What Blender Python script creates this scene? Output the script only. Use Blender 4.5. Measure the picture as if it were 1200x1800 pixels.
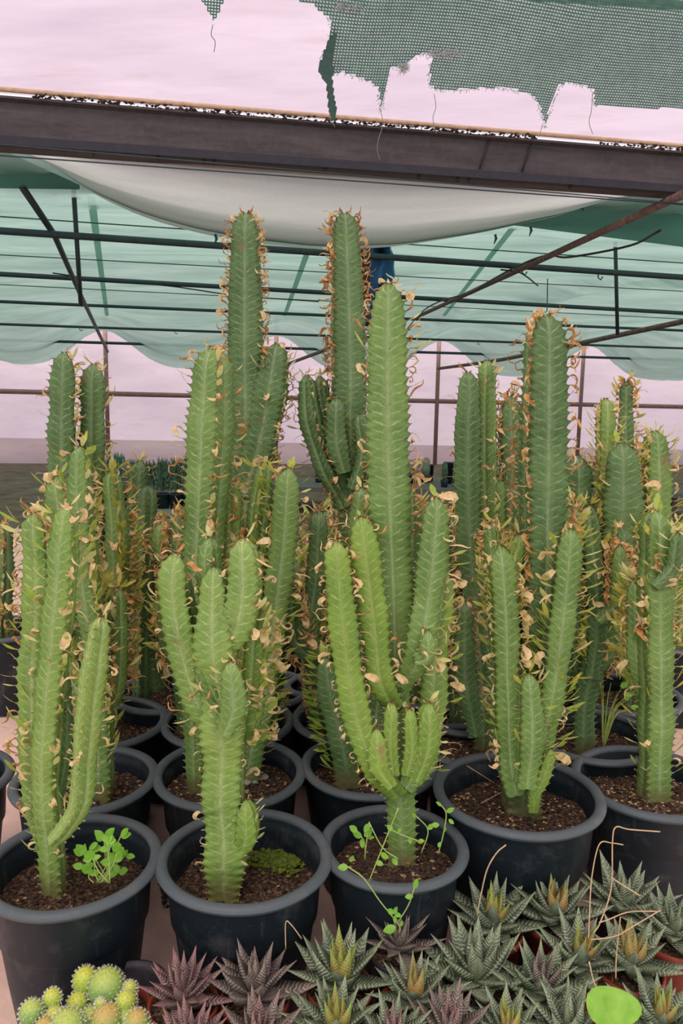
import bpy, math, random
from mathutils import Vector, Matrix, noise
R = math.radians
rnd = random.Random(7)
C = bpy.context.scene.collection
SC = bpy.context.scene
for o in list(bpy.data.objects): bpy.data.objects.remove(o)

# ------------------------------------------------------------------ camera
CAM = Vector((0, 0, 1.08)); F = 1350.0
PITCH, ROLL = R(8.43), R(1.0)
Fw = Vector((0, math.cos(PITCH), -math.sin(PITCH)))
U0 = Vector((0, math.sin(PITCH), math.cos(PITCH))); X0 = Vector((1, 0, 0))
Rt = X0 * math.cos(ROLL) + U0 * math.sin(ROLL)
Up = U0 * math.cos(ROLL) - X0 * math.sin(ROLL)
cd = bpy.data.cameras.new('camera'); cam = bpy.data.objects.new('camera', cd); C.objects.link(cam)
m = Matrix((Rt, Up, -Fw)).transposed().to_4x4(); m.translation = CAM
cam.matrix_world = m
cd.sensor_fit = 'VERTICAL'; cd.sensor_height = 36.0; cd.lens = 36.0 * F / 1800.0
cd.clip_start = 0.02; cd.clip_end = 200
SC.camera = cam
SC.view_settings.view_transform = 'Standard'; SC.view_settings.look = 'None'
SC.view_settings.gamma = 1.0; SC.view_settings.use_curve_mapping = False
SC.view_settings.exposure = 0.0
SC.cycles.transparent_max_bounces = 16

# ------------------------------------------------------------------ world: even overcast
w = bpy.data.worlds.new('overcast'); SC.world = w; w.use_nodes = True
bg = w.node_tree.nodes['Background']
bg.inputs[0].default_value = (0.94, 0.915, 0.95, 1); bg.inputs[1].default_value = 1.22
sd = bpy.data.lights.new('sun', 'SUN'); sd.energy = 3.4; sd.angle = R(38); sd.color = (1, .96, .88)
so = bpy.data.objects.new('sun', sd); C.objects.link(so); so.rotation_euler = (R(32), R(-14), 0); so.location = (0, 0, 8)

# ------------------------------------------------------------------ pixel -> point helpers
def ray(x, y): return (Fw * F + Rt * (x - 600) + Up * (900 - y)).normalized()
def at_y(x, y, Y): d = ray(x, y); return CAM + d * (Y / d.y)
def at_z(x, y, z): d = ray(x, y); return CAM + d * ((z - CAM.z) / d.z)
def at_pl(x, y, P, N): d = ray(x, y); return CAM + d * ((P - CAM).dot(N) / d.dot(N))
def depth(p): return (p - CAM).dot(Fw)

# ------------------------------------------------------------------ materials
def s2l(c): return tuple(((v / 255) / 12.92 if v / 255 <= .04045 else (((v / 255) + .055) / 1.055) ** 2.4) for v in c) + (1,)
class NT:
    def __init__(s, name):
        s.m = bpy.data.materials.new(name); s.m.use_nodes = True; s.t = s.m.node_tree; s.t.nodes.clear()
        s.out = s.n('ShaderNodeOutputMaterial')
    def n(s, ty, **k):
        x = s.t.nodes.new(ty)
        for a, b in k.items(): setattr(x, a, b)
        return x
    def l(s, a, b): s.t.links.new(a, b)
    def math(s, op, a, b=None, clamp=False):
        x = s.n('ShaderNodeMath', operation=op); x.use_clamp = clamp
        for i, v in enumerate((a, b)):
            if v is None: continue
            if isinstance(v, (int, float)): x.inputs[i].default_value = v
            else: s.l(v, x.inputs[i])
        return x.outputs[0]
    def mix(s, f, a, b):
        x = s.n('ShaderNodeMix', data_type='RGBA')
        for i, v in ((0, f), (6, a), (7, b)):
            if isinstance(v, (int, float)): x.inputs[i].default_value = v
            elif isinstance(v, tuple): x.inputs[i].default_value = v
            else: s.l(v, x.inputs[i])
        return x.outputs[2]
    def noise(s, sc, det=3, vec=None, rough=.55, dim=None):
        x = s.n('ShaderNodeTexNoise'); x.inputs['Scale'].default_value = sc; x.inputs['Detail'].default_value = det
        x.inputs['Roughness'].default_value = rough
        if vec is None: vec = s.geo()
        s.l(vec, x.inputs['Vector'])
        return x.outputs[0]
    def geo(s):
        if not hasattr(s, '_g'): s._g = s.n('ShaderNodeNewGeometry')
        return s._g.outputs['Position']
    def ramp(s, f, stops):
        x = s.n('ShaderNodeValToRGB'); e = x.color_ramp.elements
        e[0].position, e[0].color = stops[0][0], stops[0][1]; e[1].position, e[1].color = stops[-1][0], stops[-1][1]
        for p, c in stops[1:-1]: q = e.new(p); q.color = c
        s.l(f, x.inputs[0]); return x.outputs[0]
    def scalevec(s, v):
        x = s.n('ShaderNodeMapping'); x.inputs['Scale'].default_value = v; s.l(s.geo(), x.inputs['Vector']); return x.outputs[0]
    def bsdf(s, col, rough=.5, spec=.4, bump=None, bs=.3, bd=.002, metal=0, trans=None):
        b = s.n('ShaderNodeBsdfPrincipled')
        if isinstance(col, tuple): b.inputs['Base Color'].default_value = col
        else: s.l(col, b.inputs['Base Color'])
        b.inputs['Roughness'].default_value = rough; b.inputs['Specular IOR Level'].default_value = spec; b.inputs['Metallic'].default_value = metal
        if bump is not None:
            q = s.n('ShaderNodeBump'); q.inputs['Strength'].default_value = bs; q.inputs['Distance'].default_value = bd
            s.l(bump, q.inputs['Height']); s.l(q.outputs[0], b.inputs['Normal'])
        sh = b.outputs[0]
        if trans:
            tl = s.n('ShaderNodeBsdfTranslucent')
            if isinstance(col, tuple): tl.inputs[0].default_value = col
            else: s.l(col, tl.inputs[0])
            mx = s.n('ShaderNodeMixShader'); mx.inputs[0].default_value = trans; s.l(sh, mx.inputs[1]); s.l(tl.outputs[0], mx.inputs[2]); sh = mx.outputs[0]
        s.l(sh, s.out.inputs[0]); return s.m

def simple(name, rgb, rough=.5, var=.25, sc=60, spec=.35, metal=0, bs=.2, trans=None, rgb2=None):
    t = NT(name); f = t.noise(sc, 4)
    a = s2l(rgb); b = s2l(rgb2) if rgb2 else tuple(v * (1 - var) for v in a[:3]) + (1,)
    f2 = t.math('MULTIPLY', t.math('SUBTRACT', f, .3), 2.5, True)
    return t.bsdf(t.mix(f2, b, a), rough, spec, f, bs, .003, metal, trans)

def cactus_mat(name, base, dark, pale, corky=False):
    t = NT(name); uv = t.n('ShaderNodeUVMap'); sp = t.n('ShaderNodeSeparateXYZ'); t.l(uv.outputs[0], sp.inputs[0])
    u, v = sp.outputs[0], sp.outputs[1]
    nz = t.noise(55, 4); nb = t.noise(300, 3); nl = t.noise(9, 2)
    ph = t.math('ADD', t.math('SUBTRACT', v, t.math('MULTIPLY', t.math('SUBTRACT', 1.0, t.math('POWER', u, .8)), -1.35)), t.math('MULTIPLY', t.math('SUBTRACT', nz, .5), 1.0))
    fr = t.math('FRACT', ph)
    d = t.math('ABSOLUTE', t.math('SUBTRACT', fr, .5))            # .5 on the vein
    vein = t.math('MULTIPLY', t.math('SUBTRACT', d, .34), 5.5, True)
    vein = t.math('MULTIPLY', vein, t.math('ADD', t.math('MULTIPLY', t.math('SUBTRACT', nz, .25), 2.2), 0.0, True), True)
    mid = t.math('SUBTRACT', 1.0, t.math('MULTIPLY', t.math('ADD', u, t.math('MULTIPLY', t.math('SUBTRACT', nz, .5), .35)), 1.9), True)
    mid = t.math('MULTIPLY', mid, t.math('ADD', .0, t.math('MULTIPLY', nb, 1.5)))
    vein = t.math('MULTIPLY', vein, t.math('SUBTRACT', 1.4, t.math('MULTIPLY', u, .9), True))
    pf = t.math('MULTIPLY', t.math('MAXIMUM', t.math('MULTIPLY', vein, .9), t.math('MULTIPLY', mid, .8)), 1.0, True)
    col = t.mix(t.math('MULTIPLY', t.math('SUBTRACT', nl, .3), 2.2, True), s2l(dark), s2l(base))
    col = t.mix(t.math('MULTIPLY', t.math('SUBTRACT', nb, .35), 1.2, True), col, tuple(x * 1.12 for x in s2l(base)[:3]) + (1,))
    col = t.mix(pf, col, s2l(pale))
    # corky brown skin near the base (uv2.y = height share of the stem) and scars
    at = t.n('ShaderNodeAttribute', attribute_name='cork')
    ck = t.math('MULTIPLY', t.math('SUBTRACT', t.math('ADD', at.outputs['Fac'], t.math('MULTIPLY', nz, .6)), .75), 3.5, True)
    col = t.mix(t.math('MULTIPLY', ck, .6), col, s2l((118, 104, 70)))
    sc = t.math('MULTIPLY', t.math('SUBTRACT', t.noise(17, 2), .70), 14, True)
    col = t.mix(t.math('MULTIPLY', sc, .7), col, s2l((140, 100, 70)))
    edge = t.math('MULTIPLY', t.math('SUBTRACT', u, .93), 9, True)
    col = t.mix(t.math('MULTIPLY', edge, .45), col, s2l((128, 132, 72)))
    hgt = t.math('ADD', vein, t.math('MULTIPLY', nb, .6))
    return t.bsdf(col, .5, .38, hgt, .35, .0018)
G_LIGHT = cactus_mat('cactus_skin_light', (134, 164, 76), (94, 130, 54), (194, 214, 148))
G_MID = cactus_mat('cactus_skin_mid', (116, 148, 70), (80, 114, 50), (180, 204, 144))
G_DARK = cactus_mat('cactus_skin_dark', (92, 124, 66), (58, 90, 44), (158, 184, 132))
G_LIME = cactus_mat('cactus_skin_lime', (130, 160, 62), (92, 130, 46), (180, 204, 120))
GREENS = {'l': G_LIGHT, 'm': G_MID, 'd': G_DARK, 'y': G_LIME}
LEAFM = {'g': simple('leaf_green', (190, 210, 102), .45, .2, 90, trans=.35, rgb2=(150, 182, 72)),
         'p': simple('leaf_pale', (240, 236, 168), .5, .2, 90, trans=.4, rgb2=(204, 212, 122)),
         'y': simple('leaf_yellow', (226, 220, 108), .5, .2, 90, trans=.35, rgb2=(172, 180, 70)),
         'd': simple('leaf_dry_tan', (250, 232, 178), .7, .3, 140, trans=.35, rgb2=(226, 192, 130)),
         'b': simple('leaf_dry_brown', (214, 176, 120), .7, .3, 140, trans=.3, rgb2=(160, 118, 78)),
         'o': simple('leaf_dry_orange', (226, 180, 112), .7, .3, 140, trans=.25, rgb2=(190, 134, 76)),
         'w': simple('weed_leaf', (156, 214, 84), .4, .2, 60, trans=.35, rgb2=(126, 190, 60))}
THORN = simple('thorn_pale', (196, 184, 150), .6, .3)
THORN2 = simple('thorn_reddish', (120, 74, 54), .6, .3)
def pot_mat(name, base, dusty):
    t = NT(name); n1 = t.noise(14, 5, rough=.7); n2 = t.noise(220, 3); v = t.scalevec((60, 60, 6)); st = t.noise(1, 4, v)
    d = t.math('MULTIPLY', t.math('SUBTRACT', n1, .52), 3.0, True)
    sp = t.math('MULTIPLY', t.math('SUBTRACT', n2, .69), 14, True)
    sk = t.math('MULTIPLY', t.math('SUBTRACT', st, .62), 5, True)
    c = t.mix(t.math('MULTIPLY', d, dusty), s2l(base), s2l((112, 112, 112)))
    c = t.mix(t.math('MULTIPLY', sp, .4), c, s2l((150, 148, 146)))
    c = t.mix(t.math('MULTIPLY', sk, dusty * .5), c, s2l((120, 124, 126)))
    return t.bsdf(c, .5, .35, n2, .12, .001)
POT = pot_mat('black_plastic_pot', (28, 40, 46), .55)
RIM = pot_mat('black_plastic_rim_lit', (80, 91, 92), .8)  # same plastic as the pot, base lightened for light on the rim, dust on top
POT_N = pot_mat('small_pot_black', (52, 54, 58), .5)
TERRA = simple('terracotta_plastic', (150, 74, 52), .5, .35, 40)
def soil_mat():
    t = NT('potting_soil'); a = t.noise(140, 5, rough=.7); b = t.n('ShaderNodeTexVoronoi'); b.inputs['Scale'].default_value = 170; t.l(t.geo(), b.inputs['Vector'])
    c = t.ramp(a, [(.34, s2l((30, 25, 22))), (.5, s2l((76, 62, 48))), (.68, s2l((150, 128, 96)))])
    return t.bsdf(c, .95, .1, t.math('ADD', a, b.outputs[0]), 1.0, .006)
SOIL = soil_mat()
GRIT = simple('soil_grit_tan', (214, 186, 134), .9, .5, 200, rgb2=(92, 68, 46))
GRIT2 = simple('soil_bark_brown', (80, 64, 48), .9, .5, 200, rgb2=(36, 28, 24))
STEMG = simple('weed_stem_green', (170, 196, 104), .5, .2)
STRAW = simple('dry_stalk', (206, 180, 136), .6, .3, 120)
MOSS = simple('moss_green', (120, 140, 44), .9, .5, 160, rgb2=(56, 76, 22), bs=.8)
STONE = simple('pale_pebble', (178, 174, 160), .8, .25, 50, rgb2=(130, 128, 112))

def sheet_mat(name, col, tr, tl, dif, streak=0, gloss=0, weave=0, dirt=None, col2=None, rough=.3, axis=(1, 1, 1), opq=None):
    """thin plastic or netting: part see-through, part translucent, part diffuse"""
    t = NT(name); base = s2l(col)
    v = t.scalevec(axis); n = t.noise(1.6, 5, v, .6)
    c = t.mix(t.math('MULTIPLY', t.math('SUBTRACT', n, .3), 2.2, True), s2l(col2) if col2 else tuple(x * .9 for x in base[:3]) + (1,), base)
    if dirt:
        dn = t.noise(3, 5, t.scalevec((.6, .6, 1.5)), .7); c = t.mix(t.math('MULTIPLY', t.math('SUBTRACT', dn, .55), 2.5, True), c, s2l(dirt))
    if weave:
        wv = t.noise(weave, 2, t.scalevec((1, 1, 3))); c = t.mix(t.math('MULTIPLY', t.math('SUBTRACT', wv, .45), 1.2, True), c, tuple(x * .7 for x in base[:3]) + (1,))
    T = t.n('ShaderNodeBsdfTransparent'); L = t.n('ShaderNodeBsdfTranslucent'); D = t.n('ShaderNodeBsdfDiffuse')
    for q in (T, L, D): t.l(c, q.inputs[0])
    a = t.n('ShaderNodeMixShader'); a.inputs[0].default_value = dif / (dif + tl); t.l(L.outputs[0], a.inputs[1]); t.l(D.outputs[0], a.inputs[2])
    b = t.n('ShaderNodeMixShader'); b.inputs[0].default_value = 1 - tr; t.l(T.outputs[0], b.inputs[1]); t.l(a.outputs[0], b.inputs[2])
    sh = b.outputs[0]
    if gloss:
        G = t.n('ShaderNodeBsdfGlossy'); G.inputs['Roughness'].default_value = rough; G.inputs[0].default_value = (1, .97, 1, 1)
        bp = t.n('ShaderNodeBump'); bp.inputs['Strength'].default_value = .8; bp.inputs['Distance'].default_value = .05
        t.l(t.noise(2.2, 4, v, .6), bp.inputs['Height']); t.l(bp.outputs[0], G.inputs['Normal'])
        sk = t.math('MULTIPLY', t.math('SUBTRACT', t.noise(2.5, 4, v, .65), .52), 3.5, True)
        g = t.n('ShaderNodeMixShader'); t.l(t.math('MULTIPLY', sk, gloss), g.inputs[0]); t.l(sh, g.inputs[1]); t.l(G.outputs[0], g.inputs[2]); sh = g.outputs[0]
    t.l(sh, t.out.inputs[0]); return t.m

# ------------------------------------------------------------------ mesh helpers
class MB:
    def __init__(s): s.v = []; s.f = []; s.m = []; s.uv = []; s.at = []
    def box(s, c, d, rot=None, mi=0):
        b = len(s.v); c = Vector(c)
        for i in (-1, 1):
            for j in (-1, 1):
                for k in (-1, 1):
                    p = Vector((i * d[0] / 2, j * d[1] / 2, k * d[2] / 2))
                    if rot: p = rot @ p
                    s.v.append(c + p)
        for q in ((0, 1, 3, 2), (4, 6, 7, 5), (0, 4, 5, 1), (2, 3, 7, 6), (0, 2, 6, 4), (1, 5, 7, 3)): s.f.append(tuple(b + i for i in q)); s.m.append(mi)
    def tube(s, pts, r, n=6, mi=0, cap=True):
        pts = [Vector(p) for p in pts]; b0 = len(s.v); N = len(pts)
        ref = Vector((0, 0, 1)) if abs((pts[-1] - pts[0]).normalized().z) < .9 else Vector((1, 0, 0))
        for i, p in enumerate(pts):
            t = (pts[min(i + 1, N - 1)] - pts[max(i - 1, 0)]).normalized()
            a = ref.cross(t); a = a.normalized() if a.length > 1e-4 else Vector((1, 0, 0)); c = t.cross(a); ref = c
            rr = r[i] if isinstance(r, (list, tuple)) else r
            for k in range(n): q = 2 * math.pi * k / n; s.v.append(p + (a * math.cos(q) + c * math.sin(q)) * rr)
        for i in range(N - 1):
            for k in range(n): s.f.append((b0 + i * n + k, b0 + i * n + (k + 1) % n, b0 + (i + 1) * n + (k + 1) % n, b0 + (i + 1) * n + k)); s.m.append(mi)
        if cap:
            s.f.append(tuple(b0 + k for k in reversed(range(n)))); s.m.append(mi)
            s.f.append(tuple(b0 + (N - 1) * n + k for k in range(n))); s.m.append(mi)
    def lathe(s, prof, n=48, mi=0, c=(0, 0), close=False, wob=0, sd=0):
        b = len(s.v)
        for (r, z) in prof:
            for k in range(n):
                a = 2 * math.pi * k / n; q = r * (1 + wob * noise.noise(Vector((math.cos(a) * 1.3 + sd, math.sin(a) * 1.3, 0))))
                s.v.append(Vector((c[0] + q * math.cos(a), c[1] + q * math.sin(a), z + wob * .5 * r * noise.noise(Vector((math.cos(a) * 1.3, math.sin(a) * 1.3, sd))))))
        for i in range(len(prof) - 1):
            for k in range(n): s.f.append((b + i * n + k, b + i * n + (k + 1) % n, b + (i + 1) * n + (k + 1) % n, b + (i + 1) * n + k)); s.m.append(mi)
    def grid(s, fn, nu, nv, mi=0):
        b = len(s.v)
        for j in range(nv + 1):
            for i in range(nu + 1): s.v.append(Vector(fn(i / nu, j / nv)))
        for j in range(nv):
            for i in range(nu): q = b + j * (nu + 1) + i; s.f.append((q, q + 1, q + nu + 2, q + nu + 1)); s.m.append(mi)
    def rock(s, c, r, mi=0, sq=1.0, rg=rnd):
        b = len(s.v); c = Vector(c)
        for p in ((0, 0, 1), (1, 0, 0), (0, 1, 0), (-1, 0, 0), (0, -1, 0), (0, 0, -1)):
            s.v.append(c + Vector((p[0] * r * rg.uniform(.7, 1.3), p[1] * r * rg.uniform(.7, 1.3), p[2] * r * sq * rg.uniform(.7, 1.2))))
        for q in ((0, 1, 2), (0, 2, 3), (0, 3, 4), (0, 4, 1), (5, 2, 1), (5, 3, 2), (5, 4, 3), (5, 1, 4)): s.f.append(tuple(b + i for i in q)); s.m.append(mi)
    def mesh(s, name, mats, smooth=True):
        me = bpy.data.meshes.new(name); me.from_pydata([tuple(v) for v in s.v], [], s.f)
        for mt in (mats if isinstance(mats, (list, tuple)) else [mats]): me.materials.append(mt)
        if len(set(s.m)) > 1: me.polygons.foreach_set('material_index', s.m)
        if s.uv:
            ul = me.uv_layers.new(name='UVMap'); lp = [0] * len(me.loops); me.loops.foreach_get('vertex_index', lp)
            fl = []
            for i in lp: fl += s.uv[i]
            ul.data.foreach_set('uv', fl)
        if s.at:
            a = me.attributes.new('cork', 'FLOAT', 'POINT'); a.data.foreach_set('value', s.at)
        if smooth: me.polygons.foreach_set('use_smooth', [True] * len(me.polygons))
        me.update(); return me
    def obj(s, name, mats, parent=None, smooth=True, kind=None, label=None):
        return link(name, s.mesh(name, mats, smooth), parent, kind, label)
def link(name, me, parent=None, kind=None, label=None, M=None):
    o = bpy.data.objects.new(name, me); C.objects.link(o)
    if parent: o.parent = parent
    if kind: o['kind'] = kind
    if label: o['label'] = label
    if M is not None: o.matrix_basis = M
    return o
def thing(name, label, cat, loc=(0, 0, 0), group=None):
    o = bpy.data.objects.new(name, None); C.objects.link(o); o.location = loc; o.empty_display_size = .05
    o['label'] = label; o['category'] = cat
    if group: o['group'] = group
    return o
def tag(o, label, cat, group=None):
    o['label'] = label; o['category'] = cat
    if group: o['group'] = group
    return o
def catmull(P, n=8):
    out = []
    Q = [P[0] * 2 - P[1]] + list(P) + [P[-1] * 2 - P[-2]]
    for i in range(1, len(Q) - 2):
        for k in range(n):
            t = k / n; a, b, c, d = Q[i - 1], Q[i], Q[i + 1], Q[i + 2]
            out.append(.5 * ((2 * b) + (c - a) * t + (2 * a - 5 * b + 4 * c - d) * t * t + (3 * b - a - 3 * c + d) * t ** 3))
    out.append(Q[-2]); return out

# ================================================================== STRUCTURE
GROUND = -0.5
t = NT('greenhouse_earth'); n_ = t.noise(3, 6, rough=.7)
EARTH = t.bsdf(t.ramp(n_, [(.3, s2l((92, 78, 66))), (.7, s2l((140, 124, 108)))]), .95, .1, n_, .6, .02)
b = MB(); b.grid(lambda u, v: (-22 + 44 * u, -3 + 30 * v, GROUND), 4, 4); b.obj('floor', EARTH, kind='structure')

# greenhouse frame direction, from the gutter's lower edge
ZB = 2.4
gA, gB = at_z(93, 262, ZB), at_z(1106, 334, ZB)
g = (gB - gA).normalized(); h = Vector((-g.y, g.x, 0)); zz = Vector((0, 0, 1))
GM = (gA + gB) / 2
STEEL = simple('painted_dark_steel', (58, 76, 80), .5, .3, 20, metal=.3)
RUST = simple('rusty_pipe', (120, 98, 92), .7, .4, 26, rgb2=(84, 66, 62))
WALLRUST = simple('wall_frame_rust', (158, 122, 116), .7, .3, 10)
t = NT('gutter_steel'); n_ = t.noise(1.4, 5, t.scalevec((1.2, 3, 8)), .7); n2 = t.noise(26, 4)
f_ = t.math('MULTIPLY', t.math('SUBTRACT', n2, .5), 2, True)
GUTM = t.bsdf(t.mix(t.math('MULTIPLY', f_, .5), t.ramp(n_, [(.3, s2l((58, 54, 55))), (.7, s2l((90, 84, 82)))]), s2l((108, 102, 98))), .6, .3, n2, .2, .004, .2)
GUTD = simple('gutter_dark_lip', (48, 50, 56), .6, .3, 20)
MOSSY = simple('gutter_moss_debris', (86, 70, 50), .95, .5, 30, rgb2=(40, 34, 28))
tA = at_pl(93, 176, gA, h); gh = tA.z - ZB
L = 9.0
def gbox(mb, c, l, dy, dz, mi=0): mb.box(c, (l, dy, dz), Matrix((g, h, zz)).transposed(), mi)
gt = thing('roof_gutter', 'dark grey steel roof gutter beam crossing overhead with mossy upper edge', 'gutter', GM)
c0 = Vector((0, 0, 0))
b = MB()
prof = [(0.0, 0.018), (-.02, .02), (-.02, .05), (0, .055), (.0, gh - .03), (-.035, gh - .02), (-.035, gh - .008), (.02, gh), (.2, gh), (.24, gh * .4), (.2, 0.018)]
N = 40
def sweep(mb, prof, l, n, mi=0, closed=True):
    b0 = len(mb.v)
    for i in range(n + 1):
        for (y, z) in prof: mb.v.append(g * (l * (i / n - .5)) + h * y + zz * z)
    k = len(prof)
    for i in range(n):
        for j in range(k if closed else k - 1): mb.f.append((b0 + i * k + j, b0 + i * k + (j + 1) % k, b0 + (i + 1) * k + (j + 1) % k, b0 + (i + 1) * k + j)); mb.m.append(mi)
sweep(b, prof, L, N); b.obj('gutter_body', GUTM, gt, smooth=False)
b = MB(); sweep(b, [(-.03, 0), (-.03, .045), (.02, .05), (.02, 0)], L, 4); b.obj('dark_lower_lip', GUTD, gt, smooth=False)
b = MB()
for i in range(1500):
    x = rnd.uniform(-L / 2, L / 2)
    if noise.noise(Vector((x * 1.2, 3, 0))) < -.25: continue
    b.rock(g * x + h * rnd.uniform(-.05, 0) + zz * (gh + rnd.uniform(-.008, .012)), rnd.uniform(.005, .014), 0, .7)
b.obj('moss_debris', MOSSY, gt, kind='stuff')
for px in (165, 278, 358, 375, 570, 735, 802, 822, 1000):
    p = at_z(px, 262 + (px - 93) * .0711 + 2, ZB) - GM; b = MB(); b.rock(p - zz * .008 - h * .02, .013, 0, 1.4); b.obj('water_drip_screw', GUTD, gt)
for px in (862, 938):
    q1 = at_pl(px, 237, GM, h) - GM - h * .012; q2 = at_pl(px - 22, 303, GM, h) - GM - h * .012
    b = MB(); b.tube([q1, q2], .006, 5); b.obj('drip_stain_ridge', GUTD, gt)

# near bay roof film, rising from the gutter towards and over the viewer
PINK = sheet_mat('roof_film_pinkish', (242, 222, 232), .52, .34, .14, gloss=.25, col2=(212, 192, 206), axis=(.35, 2.5, 3.5), rough=.3)
top = GM + zz * (gh + .012)
def roof(u, v):
    s = v * 8.0
    y = -s; z = .62 * s - .055 * s * s
    x = (u - .5) * 16
    rip = .012 * math.sin(s * 9 + x * .7) + .02 * noise.noise(Vector((x * .5, s * 3, 1)))
    return top + g * x + h * y + zz * (z + rip * min(1, s * 3))
b = MB(); b.grid(roof, 60, 60); b.obj('ceiling', PINK, kind='structure')
b = MB(); RIMY = simple('algae_yellow_edge', (214, 186, 150), .8, .3, 30)
b.tube([top + g * x - h * .03 + zz * .012 for x in (-4.5, -2, 0, 2, 4.5)], .013, 6); b.obj('trim_1', RIMY, kind='structure')

# far end wall
WY = 18.6
WP = Vector((0, WY, 0))
WALLM = sheet_mat('wall_film_pinkish', (240, 220, 226), .40, .42, .18, gloss=.15, dirt=(214, 186, 176), col2=(222, 200, 214), axis=(.4, .4, 1.6), rough=.4)
def wl(u, v):
    x = (u - .5) * 44
    return WP + g * x + zz * (GROUND + 4.6 * v) + h * (.10 * noise.noise(Vector((x * .6, v * 6, 5))))
b = MB(); b.grid(wl, 160, 24); b.obj('wall_back', WALLM, kind='structure')
ra, rb = at_pl(190, 692, WP, h), at_pl(1106, 713, WP, h); rd = (rb - ra).normalized()
b = MB(); b.tube([ra - rd * 14 - h * .12, rb + rd * 14 - h * .12], .055, 8); b.obj('trim_2', WALLRUST, kind='structure')
for i, px in enumerate((-95, 189, 484, 765, 1016, 1290)):
    p = at_pl(px, 700, WP, h) - h * .14; b = MB()
    b.tube([Vector((p.x, p.y, GROUND)), Vector((p.x, p.y, 2.9))], .05, 8); b.obj('trim_%d' % (3 + i), WALLRUST, kind='structure')

# ------------------------------------------------------------------ shade nets of the second bay
TEAL = sheet_mat('shade_net_teal', (170, 192, 182), .26, .5, .24, weave=28, col2=(126, 154, 143), axis=(.35, 1.6, 1))
GREY = sheet_mat('shade_net_grey', (206, 202, 202), .08, .55, .37, weave=60, col2=(184, 182, 182), axis=(.5, 2.5, 2))
TEALD = sheet_mat('shade_net_dark_teal', (112, 156, 144), .25, .4, .35, weave=60, col2=(92, 136, 126), axis=(.5, 2.5, 2))
posts = [(at_pl(px, 700, WP, h) - WP).dot(g) for px in (-380, -95, 189, 484, 765, 1016, 1290, 1560)]
wg = (GM - WP)                                        # gutter seen from wall origin
D0 = -wg.dot(h)                                        # distance wall -> gutter
def net(u, v):
    x = -15 + 30 * u; s = v                         # s 0 near gutter, 1 at wall
    dist = (D0 - .95) * (1 - s)
    z = 2.58 + .26 * (1 - math.exp(-(D0 - dist) / 2.5)) - .03 * math.sin(s * 9) - .03 * noise.noise(Vector((x * .5, s * 8, 2)))
    dn = min(abs(x - p) for p in posts)
    e = 1.66 + .80 * math.exp(-(dn / .85) ** 2)
    k = max(0, 1 - dist / 4.0) ** 1.4
    fold = .16 * math.exp(-(((x - 1.6 + (dist - 4) * -.35) / .25) ** 2)) * min(1, dist / 2)
    z = z * (1 - k) + e * k - fold - .06 * math.sin(dist * 2.4 + .8 * math.sin(x)) * (1 - k)
    z += .02 * noise.noise(Vector((x * 5, dist * 1.2, 0)))
    return WP + g * x - h * (dist + .35) + zz * z
b = MB(); b.grid(net, 200, 110)
tag(b.obj('shade_net', TEAL), 'pale teal shade netting stretched as a ceiling beyond the gutter', 'net')
SEAMM = sheet_mat('net_seam_teal', (150, 188, 176), .2, .5, .3, weave=60, col2=(138, 176, 164))
# seams in the net
for px0, y0, px1, y1 in ((160, 345, 188, 600), (905, 395, 780, 600), (545, 430, 500, 600)):
    p0 = at_z(px0, y0, 2.74); p1 = at_z(px1, y1 - 45, 2.62)
    b = MB(); b.grid(lambda u, v: p0.lerp(p1, v) + g * ((u - .5) * .07), 1, 10)
    s_ = b.obj('net_seam', SEAMM); tag(s_, 'darker teal seam strip under the netting %s' % {160: 'at left', 905: 'at right', 545: 'between the two tallest columns'}[px0], 'seam')

# big grey sagging sheet hanging between the gutter and the first pipe
lowx = [-120, 0, 93, 150, 250, 350, 450, 560, 700, 850, 1000, 1055, 1110, 1300]
lowy = [180, 245, 290, 332, 376, 404, 422, 434, 430, 408, 374, 352, 340, 310]
def li(x, X, Y):
    for i in range(len(X) - 1):
        if x <= X[i + 1]: t = (x - X[i]) / (X[i + 1] - X[i]); t2 = t; return Y[i] + (Y[i + 1] - Y[i]) * t2
    return Y[-1]
def sm(x): return sum(li(x + d, lowx, lowy) for d in (-30, -15, 0, 15, 30)) / 5
def greysheet(u, v):
    px = -80 + 1320 * u; top_y = 262 + (px - 93) * .0711 - 6
    a = at_pl(px, top_y, GM + h * .1, h); bpt = at_pl(px, sm(px), GM + h * 1.35, h)
    if v <= .8:
        t = v / .8; p = a.lerp(bpt, t); p.z -= 0.05 * math.sin(t * math.pi); p += h * (-.12 * math.sin(t * math.pi))
    else:
        t = (v - .8) / .2; p = bpt + h * (.75 * t) + zz * (.10 * t * t + .06 * t)
    p.z += .012 * noise.noise(Vector((px * .004, v * 14, 0))); return p
b = MB(); b.grid(greysheet, 90, 34)
gs = tag(b.obj('sagging_net_sheet', GREY), 'grey white net sheet sagging in a broad curve below the gutter', 'net')
b = MB()
def hem(u, v):
    px = -80 + 1320 * u; bpt = at_pl(px, sm(px) + 1, GM + h * 1.33, h)
    wd = .06 + .06 * (1 - abs(u * 2 - .9))
    return bpt + zz * (wd * (1 - v)) - h * (.025 + .10 * (1 - v))
b.grid(hem, 80, 3); b.obj('folded_hem', TEALD, gs)
# tie scraps under the hem
for i, (px, py) in enumerate(((378, 412), (870, 412), (932, 398))):
    p = at_pl(px, py, GM + h * 1.35, h); b = MB()
    b.tube([p, p + Vector((.01, 0, -.03)), p + Vector((-.006, 0, -.075))], [.010, .012, .003], 5); b.obj('tie_scrap', TEALD, gs)
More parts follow.
